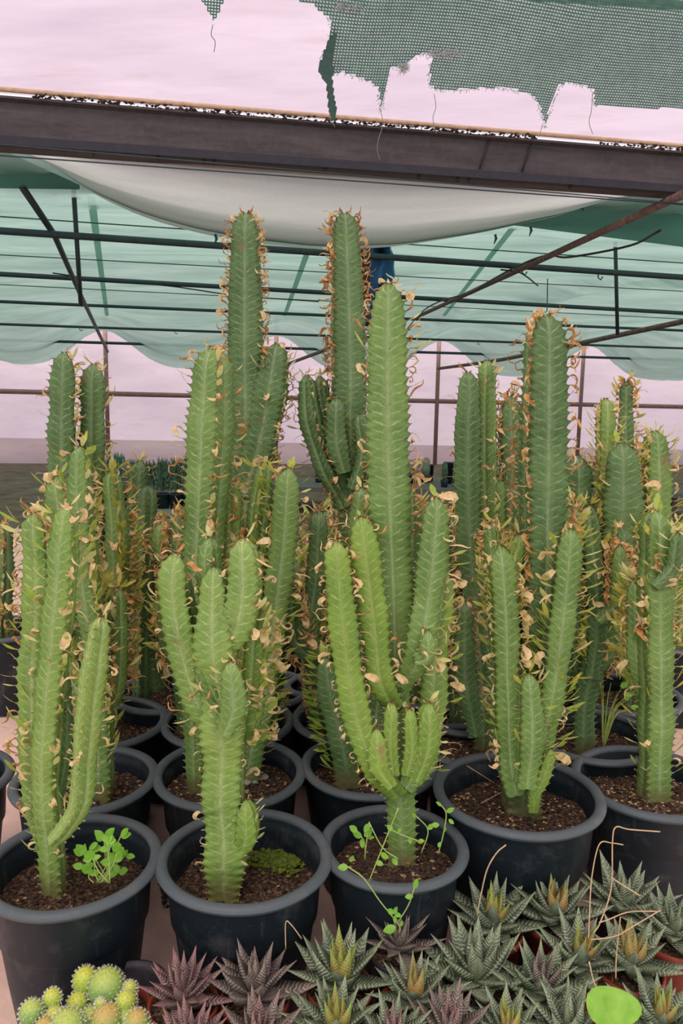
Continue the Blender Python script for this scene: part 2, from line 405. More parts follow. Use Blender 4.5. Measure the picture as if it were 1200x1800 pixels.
# dark teal net corner upper right
b = MB()
def corner(u, v):
    a = at_pl(870 + 420 * u, 395 + 12 * u - 40 * u * u, GM + h * 1.7, h); c = at_pl(1055 + 250 * u, 335 + 20 * u, GM + h * .9, h)
    e = at_pl(1080 + 200 * u, 418 - 10 * u, GM + h * 1.8, h)
    return a.lerp(c, v) if False else at_pl(870 + (1300 - 870) * u, (392 + 55 * u) * (1 - v) + (388 - 120 * u) * v, GM + h * (1.9 - .4 * v), h)
b.grid(corner, 30, 12); tag(b.obj('corner_net', TEALD), 'darker teal net panel in the upper right corner behind the grey sheet', 'net')
b = MB()
def cornerl(u, v): return at_pl(-80 + 220 * u, (330 + 3 * u) * (1 - v) + (225 + 100 * u) * v, GM + h * (1.9 - .2 * v), h)
b.grid(cornerl, 14, 8); tag(b.obj('net_flap', TEALD), 'small dark net flap at the left edge under the gutter', 'net')

# ------------------------------------------------------------------ roof pipes parallel to the gutter
def pipe(name, x0, y0, x1, y1, r, label, ext=.55, mat=STEEL, z=2.4, cat='pipe', sag=0, group=None, hooks=()):
    p0, p1 = at_z(x0, y0, z), at_z(x1, y1, z); d = p1 - p0; a = p0 - d * ext; c = p1 + d * ext
    b = MB(); n = 14 if sag else 2
    b.tube([a.lerp(c, i / n) - zz * sag * math.sin(math.pi * 3 * i / n) for i in range(n + 1)], r, 8)
    o = tag(b.obj(name, mat), label, cat, group)
    for hx in hooks:
        q = p0.lerp(p1, (hx - x0) / (x1 - x0)); b = MB()
        b.tube([q + zz * r, q - zz * (r + .03), q - zz * (r + .05) + g * .03, q - zz * (r + .02) + g * .05], .007, 5); b.obj('hook', mat, o)
    return o
G1 = 'roof pipes parallel to the gutter'
pipe('roof_pipe', 93, 412, 1106, 481, .030, 'thick dark steel pipe nearest behind the sagging sheet', group=G1, hooks=(403, 885, 1040))
pipe('roof_pipe', 93, 487, 1106, 545, .028, 'dark steel pipe second behind the gutter, wire twisted round it', group=G1)
pipe('roof_pipe', 93, 534, 1106, 577, .024, 'dark steel pipe third behind the gutter, halfway up the columns', group=G1, hooks=(383,))
pipe('roof_pipe', 93, 573, 1106, 609, .024, 'thin dark pipe fourth behind the gutter', group=G1, z=2.3, hooks=(133, 280, 564, 805))
pipe('roof_pipe', 93, 600, 1106, 630, .030, 'thin dark pipe fifth and farthest, just above the pink wall film', group=G1, z=2.15,  hooks=(909,))
G2 = 'wires under the nets'
for a_ in ((93, 280, 1106, 353, 'upper'),): pipe('wire', a_[0], a_[1], a_[2], a_[3], .004, 'thin black wire strung just under the gutter across the grey sheet', group=G2, z=2.3, cat='wire')
pipe('wire', 93, 262, 1106, 350, .0035, 'black wire leaving the gutter edge at left and drooping right', group=G2, z=2.3, cat='wire')
pipe('wire', 93, 387, 1106, 456, .006, 'faint wire above the thick dark pipe under the netting', group=G2, z=2.62, cat='wire', mat=TEALD)
pipe('wire', 93, 453, 1106, 507, .006, 'faint wire between the first and second dark pipes', group=G2, z=2.6, cat='wire', mat=TEALD)
pipe('wire', 93, 505, 1106, 556, .006, 'faint wire just below the second dark pipe', group=G2, z=2.5, cat='wire', mat=TEALD)

def rod(name, pts, r, label, mat=STEEL, cat='rod', sm_=True):
    P = [Vector(p) for p in pts]
    if sm_ and len(P) > 2: P = catmull(P, 6)
    b = MB(); b.tube(P, r, 8); return tag(b.obj(name, mat), label, cat)
def az(x, y, z): return at_z(x, y, z)
q = az(1106, 385, 2.35); q2 = az(735, 556, 2.35); dd = (q2 - q)
rod('truss_bar', [q - dd * .25, q2 + dd * .05], .028, 'rusty grey truss bar slanting up to the right edge', RUST, 'bar')
rod('truss_bar', [at_y(618, 598, 13), at_y(505, 640, 17)], .035, 'far rusty truss bar between the two tall left columns', RUST, 'bar')
p0 = at_y(1130, 580, 9.5); p1 = at_y(960, 616, 12); p2 = at_y(870, 634, 14); p3 = at_y(770, 648, 17)
rod('truss_bar', [p0 + (p0 - p1) * 1, p0, p1, p2, p3], .032, 'lower rusty bar running back behind the tall right column', RUST, 'bar')
rod('hanging_rod', [at_y(1081, 425, 9), at_y(1085, 588, 9.4)], .022, 'vertical dark rod hanging near the right edge', STEEL)
rod('hanging_rod', [at_y(129, 328, 6.6), at_y(142, 536, 7.2)], .02, 'vertical dark rod hanging at the upper left', STEEL)
rod('hanging_wire', [at_y(962, 490, 9), at_y(961, 548, 9), at_y(958, 640, 9)], .006, 'thin wire hanging beside the tall right column', TEALD, 'wire')
rod('truss_brace', [at_y(40, 330, 6.2), at_y(95, 412, 7.0), at_y(140, 515, 9.5), at_y(189, 618, 15)], .028, 'dark diagonal brace falling from the left edge to the wall post', STEEL, 'brace', False)
HOSE = simple('black_hose', (60, 58, 60), .5, .3)
rod('irrigation_hose', [az(1160, 405, 2.42), az(1106, 432, 2.42), az(1000, 452, 2.38), az(960, 449, 2.38), az(905, 470, 2.36), az(850, 500, 2.34), az(822, 515, 2.34), az(745, 545, 2.36), az(700, 600, 2.3)], .010, 'thin black hose looping along the slanted rusty bar', HOSE, 'hose')
rod('twisted_wire', [az(93, 480, 2.42), az(180, 492, 2.44), az(300, 503, 2.4), az(420, 520, 2.38), az(560, 530, 2.38)], .008, 'wire wound loosely along the second dark pipe at left', HOSE, 'wire')
rod('twisted_wire', [az(880, 474, 2.36), az(915, 480, 2.36), az(945, 502, 2.34)], .008, 'short loose wire end hanging at the slanted rusty bar', HOSE, 'wire')
rod('twig', [at_pl(990, 357, GM + h * 1.2, h), at_pl(1012, 362, GM + h * 1.2, h), at_pl(1026, 369, GM + h * 1.2, h)], .006, 'dark twig caught on the grey sheet near the right', HOSE, 'twig')

# blue tarp scrap and rusty plate hanging on the first pipe
BLUE = simple('blue_plastic', (28, 104, 156), .4, .3, 6, rgb2=(20, 84, 134), spec=.5)
bt = []
b = MB(); YB = 7.6
outl = [(652, 418), (684, 418), (687, 440), (693, 452), (692, 472), (694, 486), (690, 496), (684, 492), (676, 520), (668, 548), (656, 560), (650, 540), (648, 500)]
vs = [at_y(x, y, YB) for x, y in outl]; n0 = len(vs)
cen = sum(vs, Vector()) / n0
for off, k in ((-.10, .82), (-.07, .97), (.07, .97), (.10, .82)):
    for v_ in vs: b.v.append(cen + (v_ - cen) * k + Vector((0, off, 0)))
for j in range(3):
    for i in range(n0): b.f.append((j * n0 + i, j * n0 + (i + 1) % n0, (j + 1) * n0 + (i + 1) % n0, (j + 1) * n0 + i)); b.m.append(0)
b.f.append(tuple(range(n0))); b.m.append(0); b.f.append(tuple(reversed(range(3 * n0, 4 * n0)))); b.m.append(0)
tag(b.obj('blue_sack', BLUE), 'bright blue plastic sack hanging behind the tall central columns', 'sack')
b = MB()
c_ = at_y(640, 470, 7.62); b.box(c_ + Vector((0, 0, -.02)), (.14, .05, .62)); 
o = b.obj('rusty_plate', simple('dark_rust_plate', (104, 58, 48), .8, .4, 12), smooth=False); tag(o, 'dark rusty plate hanging left of the blue sack', 'plate')
b = MB(); b.lathe([(0, .09), (.05, .09), (.075, .05), (.08, -.02), (.07, -.08), (0, -.1)], 16); o = b.obj('hanging_motor', simple('navy_shell', (36, 48, 70), .5, .3)); o.location = at_y(648, 556, 7.5)
tag(o, 'small dark navy canister below the blue sack', 'canister')

# torn coarse shade net, real threads, hanging under the near roof film
NETG = simple('net_thread_green', (104, 162, 144), .6, .25, 30, rgb2=(78, 134, 118))
NETP = simple('net_thread_pale', (150, 180, 170), .6, .25, 30)
slope = R(36)
tn = (zz * math.cos(slope) + h * math.sin(slope)).normalized()         # plane normal
tp = GM - h * .62 + zz * (gh + .12)
td = (zz * math.sin(slope) - h * math.cos(slope)).normalized()
def tpl(x, y): p = at_pl(x, y, tp, tn) - tp; return (p.dot(g), p.dot(td))
outline = [(500, -60), (520, 0), (545, 6), (566, 22), (580, 34), (577, 62), (560, 108), (574, 132), (600, 122), (628, 132), (650, 142), (664, 156), (668, 188), (672, 196), (678, 152), (684, 122), (700, 118), (712, 117), (728, 106), (752, 98), (762, 106), (754, 152), (770, 162), (820, 162), (880, 158), (925, 164), (944, 180), (952, 208), (956, 226), (963, 200), (975, 172), (985, 148), (1004, 143), (1024, 146), (1040, 154), (1042, 184), (1106, 187), (1280, 196), (1300, -60)]
poly = [tpl(*p) for p in outline]
tri_out = [tpl(*p) for p in ((335, -60), (348, 0), (362, 20), (374, 42), (380, 30), (392, 0), (400, -60))]
dark_out = [tpl(*p) for p in ((586, 40), (572, 66), (556, 112), (572, 140), (577, 190), (586, 214), (592, 190), (584, 140), (584, 100), (590, 60))]
def inside(x, y, P):
    c = False; j = len(P) - 1
    for i in range(len(P)):
        if (P[i][1] > y) != (P[j][1] > y) and x < (P[j][0] - P[i][0]) * (y - P[i][1]) / (P[j][1] - P[i][1]) + P[i][0]: c = not c
        j = i
    return c
def netpt(a, c, off=0):
    d = .03 * noise.noise(Vector((a * 1.1, c * 1.6, 0))) + .012 * noise.noise(Vector((a * 4, c * 4, 3)))
    wa = .02 * noise.noise(Vector((a * 1.5, c * 2, 7))); wc = .022 * noise.noise(Vector((a * 1.5, c * 2, 17)))
    return tp + g * (a + wa) + td * (c + wc) + tn * (d + off)
def threads(P, cell, wid, off=0, ang=0.0, mb=None, mi=0):
    x0 = min(p[0] for p in P); x1 = max(p[0] for p in P); y0 = min(p[1] for p in P); y1 = max(p[1] for p in P)
    nx = int((x1 - x0) / cell) + 1; ny = int((y1 - y0) / cell) + 1
    ca, sa = math.cos(ang), math.sin(ang)
    for i in range(nx + 1):
        for j in range(ny + 1):
            a = x0 + i * cell; c = y0 + j * cell
            if not inside(a, c, P): continue
            p = netpt(a, c, off)
            for (da, dc, wv, k) in ((cell, 0, td, 1.0), (0, cell, g, .8)):
                if inside(a + da, c + dc, P):
                    q = netpt(a + da, c + dc, off); w_ = wv * (wid * k / 2); n0 = len(mb.v)
                    mb.v += [p - w_, p + w_, q + w_, q - w_]; mb.f.append((n0, n0 + 1, n0 + 2, n0 + 3)); mb.m.append(mi)
tt = thing('torn_shade_net', 'torn coarse green shade net hanging in tatters at the upper right', 'net', (0, 0, 0))
b = MB(); threads(poly, .0150, .0078, mb=b); b.obj('net_threads', NETG, tt, smooth=False, kind='stuff')
b = MB()
x0_, y0_ = -.3, 0
# finer diagonal fill threads
for (P, st) in ((poly, .0150),):
    x0 = min(p[0] for p in P); x1 = max(p[0] for p in P); y0 = min(p[1] for p in P); y1 = max(p[1] for p in P)
    for i in range(int((x1 - x0) / st)):
        for j in range(int((y1 - y0) / st)):
            a, c = x0 + i * st, y0 + j * st
            if inside(a, c, P) and inside(a + st, c + st, P):
                p, q = netpt(a, c, .001), netpt(a + st, c + st, .001); w_ = (g - td) * .0011; n0 = len(b.v)
                b.v += [p - w_, p + w_, q + w_, q - w_]; b.f.append((n0, n0 + 1, n0 + 2, n0 + 3)); b.m.append(0)
b.obj('net_filler_threads', NETP, tt, smooth=False, kind='stuff')
# curled rolled edges and frayed loose threads
edge = [netpt(*p) for p in poly[3:36]]
b = MB()
for i in range(len(edge) - 1):
    L_ = (edge[i + 1] - edge[i]).length
    for k in range(int(L_ / .006)):
        p = edge[i].lerp(edge[i + 1], rnd.random()); d = Vector((rnd.uniform(-1, 1), rnd.uniform(-.3, .3), rnd.uniform(-1.2, .4))) * rnd.uniform(.004, .02)
        b.tube([p, p + d * .6 + Vector((0, 0, .003)), p + d], .0012, 3, cap=False)
b.obj('frayed_edge', NETG, tt, kind='stuff')
b = MB(); threads(dark_out, .011, .0085, off=-.012, mb=b); threads(dark_out, .011, .0085, off=-.02, mb=b); b.obj('folded_tatter', simple('net_thread_dark', (84, 124, 118), .6, .2), tt, smooth=False, kind='stuff')
b = MB(); threads(tri_out, .0135, .0075, mb=b)
o = b.obj('net_tatter', NETG, smooth=False); tag(o, 'small triangular net tatter hanging at the top left of centre', 'net'); 
for pts in ([(374, 40), (371, 58), (378, 70), (376, 88)], [(668, 190), (672, 215), (665, 240), (662, 258), (667, 278)], [(762, 162), (765, 185), (760, 205), (766, 232)], [(1040, 160), (1038, 190), (1034, 212), (1040, 232)], [(952, 215), (948, 232), (945, 238)], [(578, 190), (580, 205), (588, 220)]):
    P = catmull([at_pl(x, y, tp, tn) - tn * .015 for x, y in pts], 6); b = MB(); b.tube(P, .0018, 4)
    o = b.obj('loose_thread', NETP if pts[0][0] > 400 else NETG, tt if pts[0][0] > 400 else o)
b = MB()
for (x0, x1, y) in ((752, 812, 92), (590, 640, 10), (700, 715, 117)):
    for i in range(160):
        p = at_pl(rnd.uniform(x0, x1), y + rnd.gauss(0, 4), tp, tn) - tn * rnd.uniform(.002, .02); d = Vector((rnd.uniform(-1, 1), rnd.uniform(-1, 1), rnd.uniform(-1, 1))) * .012
        b.tube([p, p + d + Vector((0, 0, .004)), p + d * 1.6], .0012, 3, cap=False)
b.obj('bunched_threads', simple('net_thread_white', (214, 222, 220), .6, .1), tt, kind='stuff')
rod('roof_pipe', [at_pl(930, -6, tp + tn * .05, tn), at_pl(1300, 16, tp + tn * .05, tn)], .02, 'dark roof pipe clipped by the top right corner above the torn net', STEEL, 'pipe')

# ================================================================== BENCH
t = NT('brown_bench_cloth'); n_ = t.noise(5, 6, rough=.65); n2 = t.noise(70, 4, t.scalevec((1, 1, 1)))
BROWN = t.bsdf(t.mix(t.math('MULTIPLY', t.math('SUBTRACT', n2, .4), 1.5, True), t.ramp(n_, [(.3, s2l((204, 176, 154))), (.7, s2l((238, 212, 190)))]), s2l((212, 184, 164))), .85, .2, n_, .5, .01)
bench = thing('display_bench', 'low wide bench with brown top holding all the potted cacti', 'bench', (0, 3, GROUND))
b = MB()
def btop(u, v): return (-3.2 + 6.4 * u, -2.5 + 5.6 * v, .5 - .006 + .005 * noise.noise(Vector((u * 30, v * 30, 0))))
b.grid(btop, 60, 60); b.box((0, .3, .465), (6.4, 5.6, .05)); b.obj('bench_top', BROWN, bench)
for x in (-3, 0, 3):
    for y in (-2.3, 2.9):
        b = MB(); b.box((x, y, .22), (.08, .08, .44)); b.obj('leg', RUST, bench, smooth=False)

# ================================================================== LEAF MESHES
def leaf_mesh(kind, k):
    rg = random.Random(k * 13 + ord(kind[0])); b = MB()
    if kind in 'gpy':
        n = 6; wid = rg.uniform(.16, .32); cv = rg.uniform(.2, .7)
        ws = [.12, .45, .8, 1, .95, .62, .06]
        a = 0; p = Vector((0, 0, 0)); 
        for i in range(n + 1):
            w_ = ws[i] * wid / 2; t_ = Vector((math.cos(a), 0, math.sin(a)))
            b.v += [p + Vector((0, -w_, .12 * w_)), p + Vector((0, 0, -.10 * w_)), p + Vector((0, w_, .12 * w_))]
            p = p + t_ / n; a += cv / n
    else:
        n = 10; cv = rg.choice((-1, 1, -1)) * rg.choice((.6, 1.2, 2.2, 3.5, 5.0)); wv = rg.uniform(.2, .8) * rg.choice((-1, 1)); wf = rg.uniform(4, 9); wid = rg.choice((.09, .13, .18, .24, .32)); a = rg.uniform(-.2, .5); tw = rg.uniform(-1.5, 1.5); p = Vector((0, 0, 0)); yaw = 0; yv = rg.uniform(-1.5, 1.5)
        for i in range(n + 1):
            f = i / n; w_ = wid / 2 * (math.sin(math.pi * min(1, f * .9 + .08)) * .8 + .25 + .2 * rg.random()); t_ = Vector((math.cos(a) * math.cos(yaw), math.sin(yaw), math.sin(a)))
            s_ = Matrix.Rotation(tw * f, 3, t_) @ Vector((0, 1, 0)); nn = t_.cross(s_)
            b.v += [p - s_ * w_ + nn * w_ * .7, p.copy(), p + s_ * w_ + nn * w_ * .7]
            p = p + t_ / n; a += cv / n * (.3 + 1.4 * f) + wv * math.sin(f * wf); yaw += yv / n
    for i in range(n):
        for j in range(2): q = i * 3 + j; b.f.append((q, q + 1, q + 4, q + 3)); b.m.append(0)
    return b
LM = {}
for k in 'gpydbo': LM[k] = [leaf_mesh(k, i) for i in range(10)]
LMESH = {k: [m_.mesh('leaf_' + k, LEAFM[k]) for m_ in v] for k, v in LM.items()}

# ================================================================== STEM BUILDER
def make_stem(root, org, P3, rad, n, face, pitch, mat, lod, base_cork=False, rg=rnd, name='stem', cvar=1):
    """P3 world points bottom->top, rad same length. Returns (object, teeth)"""
    K = 8; P = catmull([p for p in P3], K)
    rr = []
    for i in range(len(rad) - 1):
        for k in range(K): t_ = k / K; t_ = t_ * t_ * (3 - 2 * t_); rr.append(rad[i] * (1 - t_) + rad[i + 1] * t_)
    rr.append(rad[-1])
    S = [0]
    for i in range(1, len(P)): S.append(S[-1] + (P[i] - P[i - 1]).length)
    Lt = S[-1]; sub = 4 if lod == 0 else 3 if lod == 1 else 2
    ds = pitch / sub; nr = max(6, int(Lt / ds)); ds = Lt / nr; pitch = ds * sub
    voff = nr % sub
    rot = {'v': math.pi / n, 'r': 0.0, 's': math.pi / (2 * n)}[face] + rg.uniform(-.12, .12)
    val = {3: .40, 4: .55, 5: .66}[n]
    half = ((0, 1.0), (.10, .80), (.25, .60), (.42, .30), (.5, 0)) if lod < 2 else ((0, 1.0), (.2, .6), (.5, 0))
    prof = []                                       # (fraction of rib sector, ridge weight)
    for k in range(n):
        for (f_, w_) in half: prof.append((k + f_, w_))
        for (f_, w_) in reversed(half[1:-1]): prof.append((k + 1 - f_, w_))
    m_ = len(prof); b = MB(); teeth = []; j = 0; ph = rg.uniform(0, 6); cap = rad[-1] * 1.3
    pa, pb = rg.uniform(.05, .10), rg.uniform(.10, .16)
    for i in range(nr + 1):
        s = i * ds
        while j < len(S) - 2 and S[j + 1] < s: j += 1
        t_ = min(1, max(0, (s - S[j]) / max(1e-9, S[j + 1] - S[j])))
        p = P[j].lerp(P[j + 1], t_); r0 = rr[j] * (1 - t_) + rr[j + 1] * t_
        T = (P[min(j + 2, len(P) - 1)] - P[max(j - 1, 0)]).normalized()
        A = Vector((0, -1, 0)); A = (A - T * A.dot(T)).normalized(); B = T.cross(A)
        r0 *= 1 + cvar * .055 * math.sin(s * 6.28 / pb + ph) + .03 * noise.noise(Vector((s * 30, ph, 0)))
        rem = Lt - s
        if rem < cap: r0 *= math.sqrt(max(.02, 1 - ((cap - rem) / cap) ** 2)) * .93 + .05
        if s < rad[0] * .8: pass
        vv = (i - voff) / sub; d = abs(vv - round(vv)) * 2; tooth = (1 - d) ** 1.4
        for (f_, w_) in prof:
            th = rot + f_ * 2 * math.pi / n
            rk = 1.0 if w_ < 1 else (.90 + .17 * tooth)
            if 0 < w_ < 1 and w_ > .7: rk = .96 + .05 * tooth
            R_ = r0 * (val + (1 - val) * (w_ ** 1.15)) * rk * (1 + .06 * noise.noise(Vector((th * 3, s * 90, ph))))
            b.v.append(p + (A * math.cos(th) + B * math.sin(th)) * R_ + T * (0.25 * pitch * (tooth if w_ == 1 else 0)) - org)
            b.uv.append((w_, vv)); b.at.append(max(0, 1 - s / .10) if base_cork else 0)
        if (i - voff) % sub == 0 and s > .01:
            for k in range(n):
                th = rot + k * 2 * math.pi / n; dr = A * math.cos(th) + B * math.sin(th)
                teeth.append((p + dr * r0 * 1.07 + T * .25 * pitch, dr, T, s / Lt, r0))
    for i in range(nr):
        for k in range(m_): b.f.append((i * m_ + k, i * m_ + (k + 1) % m_, (i + 1) * m_ + (k + 1) % m_, (i + 1) * m_ + k)); b.m.append(0)
    b.v.append(P[-1] - org + T * .002); b.uv.append((0, 0)); b.at.append(0); e = len(b.v) - 1
    for k in range(m_): b.f.append((nr * m_ + k, nr * m_ + (k + 1) % m_, e)); b.m.append(0)
    o = b.obj(name, mat, root)
    # thorns
    if lod < 3:
        tb = MB()
        for (q, dr, T, f_, r0) in teeth:
            top_ = f_ > .9
            for sgn in ((-1, 1) if lod < 2 else (1,)):
                sd_ = T.cross(dr); ln = rg.uniform(.0035, .006) * (1.5 if top_ else 1) * (1.3 if lod == 2 else 1)
                di = (dr + sd_ * sgn * .6 + T * rg.uniform(-.1, .5)).normalized(); bs = .0011
                n0 = len(tb.v); c_ = q - dr * .001 - org
                tb.v += [c_ + T * bs, c_ - T * bs * .7 + sd_ * bs, c_ - T * bs * .7 - sd_ * bs, c_ + di * ln]
                mi = 1 if top_ or rg.random() < .25 else 0
                for fc in ((0, 1, 3), (1, 2, 3), (2, 0, 3)): tb.f.append(tuple(n0 + x for x in fc)); tb.m.append(mi)
        tb.obj('thorns', [THORN, THORN2], o, smooth=False, kind='stuff')
    return o, teeth

def put_leaves(stem, org, teeth, dens, mix, size, cap, joined, rg, lo=0.0, hi=1.0, side=None):
    ks = list(mix.keys()); ws = list(mix.values()); items = []
    for (q, dr, T, f_, r0) in teeth:
        if f_ < lo or f_ > hi: continue
        pr = dens * (2.6 if f_ < .97 else 3.0)
        if side and dr.x * side < -.2: pr *= .25
        # clumps
        pr *= max(0, .25 + 1.5 * (noise.noise(q * 9) + .5))
        while pr > 0:
            if rg.random() < pr: items.append((q, dr, T, r0, f_))
            pr -= 1
    rg.shuffle(items)
    if joined: items = items[:cap]
    mb = {}
    for ii, (q, dr, T, r0, f_) in enumerate(items):
        k = rg.choices(ks, ws)[0]; L_ = size * rg.uniform(.6, 1.45) * (1.25 if k in 'gpy' else 1.25)
        up = rg.uniform(.1, 1.2) if k in 'gpy' else rg.uniform(-.7, .6)
        X = (dr + T * up + Vector((rg.uniform(-.25, .25), rg.uniform(-.25, .25), 0))).normalized()
        Y = T.cross(X); Y = Y.normalized() if Y.length > .01 else Vector((1, 0, 0))
        Y = Matrix.Rotation(rg.uniform(-.7, .7), 3, X) @ Y; Z = X.cross(Y)
        M_ = Matrix((X, Y, Z)).transposed().to_4x4() @ Matrix.Scale(L_, 4); M_.translation = q - org
        vi = rg.randrange(10)
        if joined or ii >= cap:
            b = mb.setdefault(k, MB()); n0 = len(b.v); src = LM[k][vi]
            b.v += [M_ @ v for v in src.v]; b.f += [tuple(n0 + i for i in f) for f in src.f]; b.m += src.m
        else: link('leaf', LMESH[k][vi], stem, M=M_)
    if mb:
        tot = MB(); mats = []
        for i, (k, b) in enumerate(mb.items()):
            n0 = len(tot.v); tot.v += b.v; tot.f += [tuple(n0 + x for x in f) for f in b.f]; tot.m += [i] * len(b.f); mats.append(LEAFM[k])
        tot.obj('leaves', mats, stem, kind='stuff')

# ================================================================== POTS
def make_pot(root, Rr, H, soil_z, seed, grit=1, mat=POT, rim=RIM, seg=64, chunks=170, tan=.4):
    rg = random.Random(seed)
    b = MB(); k = Rr
    b.lathe([(0, .002), (k * .66, .002), (k * .68, .008), (k * .755, H * .3), (k * .82, H * .58), (k * .83, H * .60), (k * .86, H * .62), (k * .90, H - .02), (k * .925, H - .012), (k * .905, H - .018), (k * .885, H - .03), (k * .872, H - .034), (k * .874, H - .040), (k * .858, H - .058), (k * .866, H - .062), (k * .852, soil_z - .01), (k * .70, soil_z - .03)], seg, wob=.012, sd=seed)
    po = b.obj('pot', mat, root)
    b = MB(); rt = .0088
    b.lathe([(k * .955 + .0 + rt * 1.25 * math.cos(a), H - .010 + rt * math.sin(a)) for a in [i * 2 * math.pi / 12 for i in range(13)]], seg, wob=.012, sd=seed)
    b.obj('rim', rim, po)
    b = MB(); rs = k * .855; hs = {}
    def sp(u, v):
        a = u * 2 * math.pi; r_ = rs * v; x, y = r_ * math.cos(a), r_ * math.sin(a)
        return (x, y, soil_z + .012 * noise.noise(Vector((x * 16 + seed, y * 16, 0))) + .006 * noise.noise(Vector((x * 60 + seed, y * 60, 0))))
    b.grid(sp, 40, 14); so_ = b.obj('soil', SOIL, root)
    if chunks:
        b = MB()
        for i in range(chunks * 3):
            a = rg.uniform(0, 6.28); r_ = rs * math.sqrt(rg.random()) * .97; x, y = r_ * math.cos(a), r_ * math.sin(a)
            z = soil_z + .012 * noise.noise(Vector((x * 16 + seed, y * 16, 0))); mi = 0 if rg.random() < tan * .5 * (1.2 + noise.noise(Vector((x * 12, y * 12, seed)))) else 1
            b.rock((x, y, z + .001), rg.uniform(.0018, .0062) * (.8 if mi == 0 else 1.1), mi, .6, rg)
        b.obj('soil_grit', [GRIT, GRIT2], so_, kind='stuff', smooth=False)
    return po, so_

# ================================================================== PLANT TABLE
def plant(label, pot, stems, leaf=(.5, 'gpdb', .02), seed=1, lod=0, soil_h=.235, H=.285, cap=110, joined=False, fit=None, group=None, name='potted_cactus', tan=.4, mixd=None, chunks=170):
    """pot = (px, py, width px) of the rim centre in the photograph"""
    rg = random.Random(seed * 101 + 3)
    c = at_z(pot[0], pot[1], H); Rr = pot[2] * depth(c) / F / 2 * 1.0
    org = Vector((c.x, c.y, 0)); root = thing(name, label, 'cactus', org, group)
    make_pot(root, Rr, H, soil_h, seed, chunks=chunks if lod < 2 else 0, seg=64 if lod < 2 else 40, tan=tan)
    allst = []; cap = 280 if lod < 2 else 330
    stems = list(stems)
    if lod == 1 and -50 < pot[0] < 1250:
        for i in range(4):
            s0 = stems[rg.randrange(len(stems))]; ys = [p[1] for p in s0[0]]
            ya = rg.uniform(1010, 1190)
            if not (min(ys) + 60 < ya < max(ys)): continue
            for a_, b_ in zip(s0[0], s0[0][1:]):
                if b_[1] <= ya <= a_[1]: f_ = (a_[1] - ya) / (a_[1] - b_[1] + 1e-6); xa = a_[0] + (b_[0] - a_[0]) * f_
            ox = rg.choice((-1, 1)) * rg.uniform(24, 40); hh_ = rg.uniform(90, 190)
            yt = max(ya - hh_, min(ys) + 70)
            stems.append(([(xa, ya), (xa + ox * .8, ya - 30), (xa + ox, ya - 60), (xa + ox * rg.uniform(.9, 1.2), min(ya - 95, yt))], [24, 32, 36, 30], rg.choice('vsr'), 4, s0[4] + rg.uniform(-.05, .04), rg.choice('dmm'), dict(leaf=(1.0, rg.choice(('ddpyo', 'pgydo', 'yypd', 'ddbo')), .026))))
    for s in stems:
        pts, wd, fc, n, dy, col = s[:6]; ex = s[6] if len(s) > 6 else {}
        Y = org.y + dy + ex.get('y', 0)
        if not isinstance(wd, (list, tuple)): wd = [wd * .8] + [wd] * (len(pts) - 1)
        P3 = []; rad = []
        for i, (x, y) in enumerate(pts):
            yy = Y if not ex.get('join') or i > 0 else org.y
            p = at_y(x, y, yy); P3.append(p)
            w_ = wd[min(i, len(wd) - 1)] * depth(p) / F
            rad.append(w_ / {('v', 3): 1.73, ('r', 3): 1.65, ('s', 3): 1.9, ('v', 4): 1.45, ('r', 4): 2.0, ('s', 4): 1.85, ('v', 5): 1.75, ('r', 5): 1.8, ('s', 5): 1.9}[(fc, n)])
        based = ex.get('base', False)
        if based: P3[0] = Vector((P3[0].x, P3[0].y, max(min(P3[0].z, soil_h - .01), soil_h - .03)))
        pitch = ex.get('pitch', .0155 if col in 'lmy' else .0165)
        o, teeth = make_stem(root, org, P3, rad, n, fc, pitch, GREENS[col], lod, based, rg, cvar=ex.get('cv', 1))
        allst.append((o, teeth, ex))
    per = max(6, cap // max(1, len(stems)))
    tot = sum(len(t_[1]) for t_ in allst)
    for (o, teeth, ex) in allst:
        d, mx, sz = ex.get('leaf', leaf)
        mix = {k: mx.count(k) for k in sorted(set(mx))}
        put_leaves(o, org, teeth, d, mix, sz * ex.get('ls', 1), max(4, int(cap * len(teeth) / tot)), joined, rg, ex.get('lo', .12), ex.get('hi', 1), ex.get('side'))
    return root, org, Rr

J = dict(join=1); Bs = dict(base=True)
# ---- front row
A_root = plant('pale green cactus with curved arms in the leftmost front pot, bright weeds at its foot', (127, 1507, 300), [
    ([(98, 1568), (92, 1480), (84, 1380), (88, 1280), (100, 1150), (112, 1020), (120, 893)], [46, 54, 54, 58, 62, 62, 52], 's', 3, 0, 'l', dict(base=True, leaf=(.35, 'pgdd', .024))),
    ([(92, 1480), (118, 1452), (142, 1405), (150, 1320), (160, 1210), (178, 1088)], [26, 36, 44, 48, 50, 42], 'r', 4, -.05, 'l', dict(leaf=(.12, 'pd', .018))),
    ([(80, 1490), (62, 1380), (60, 1200), (68, 1040), (60, 905)], [30, 44, 50, 50, 40], 'v', 3, .02, 'l'),
    ([(100, 1400), (112, 1300), (112, 1180)], [30, 32, 26], 'r', 4, .03, 'd', dict(leaf=(.1, 'd', .016))),
], (.5, 'gpddb', .024), seed=1, soil_h=.215, tan=.15, chunks=80)
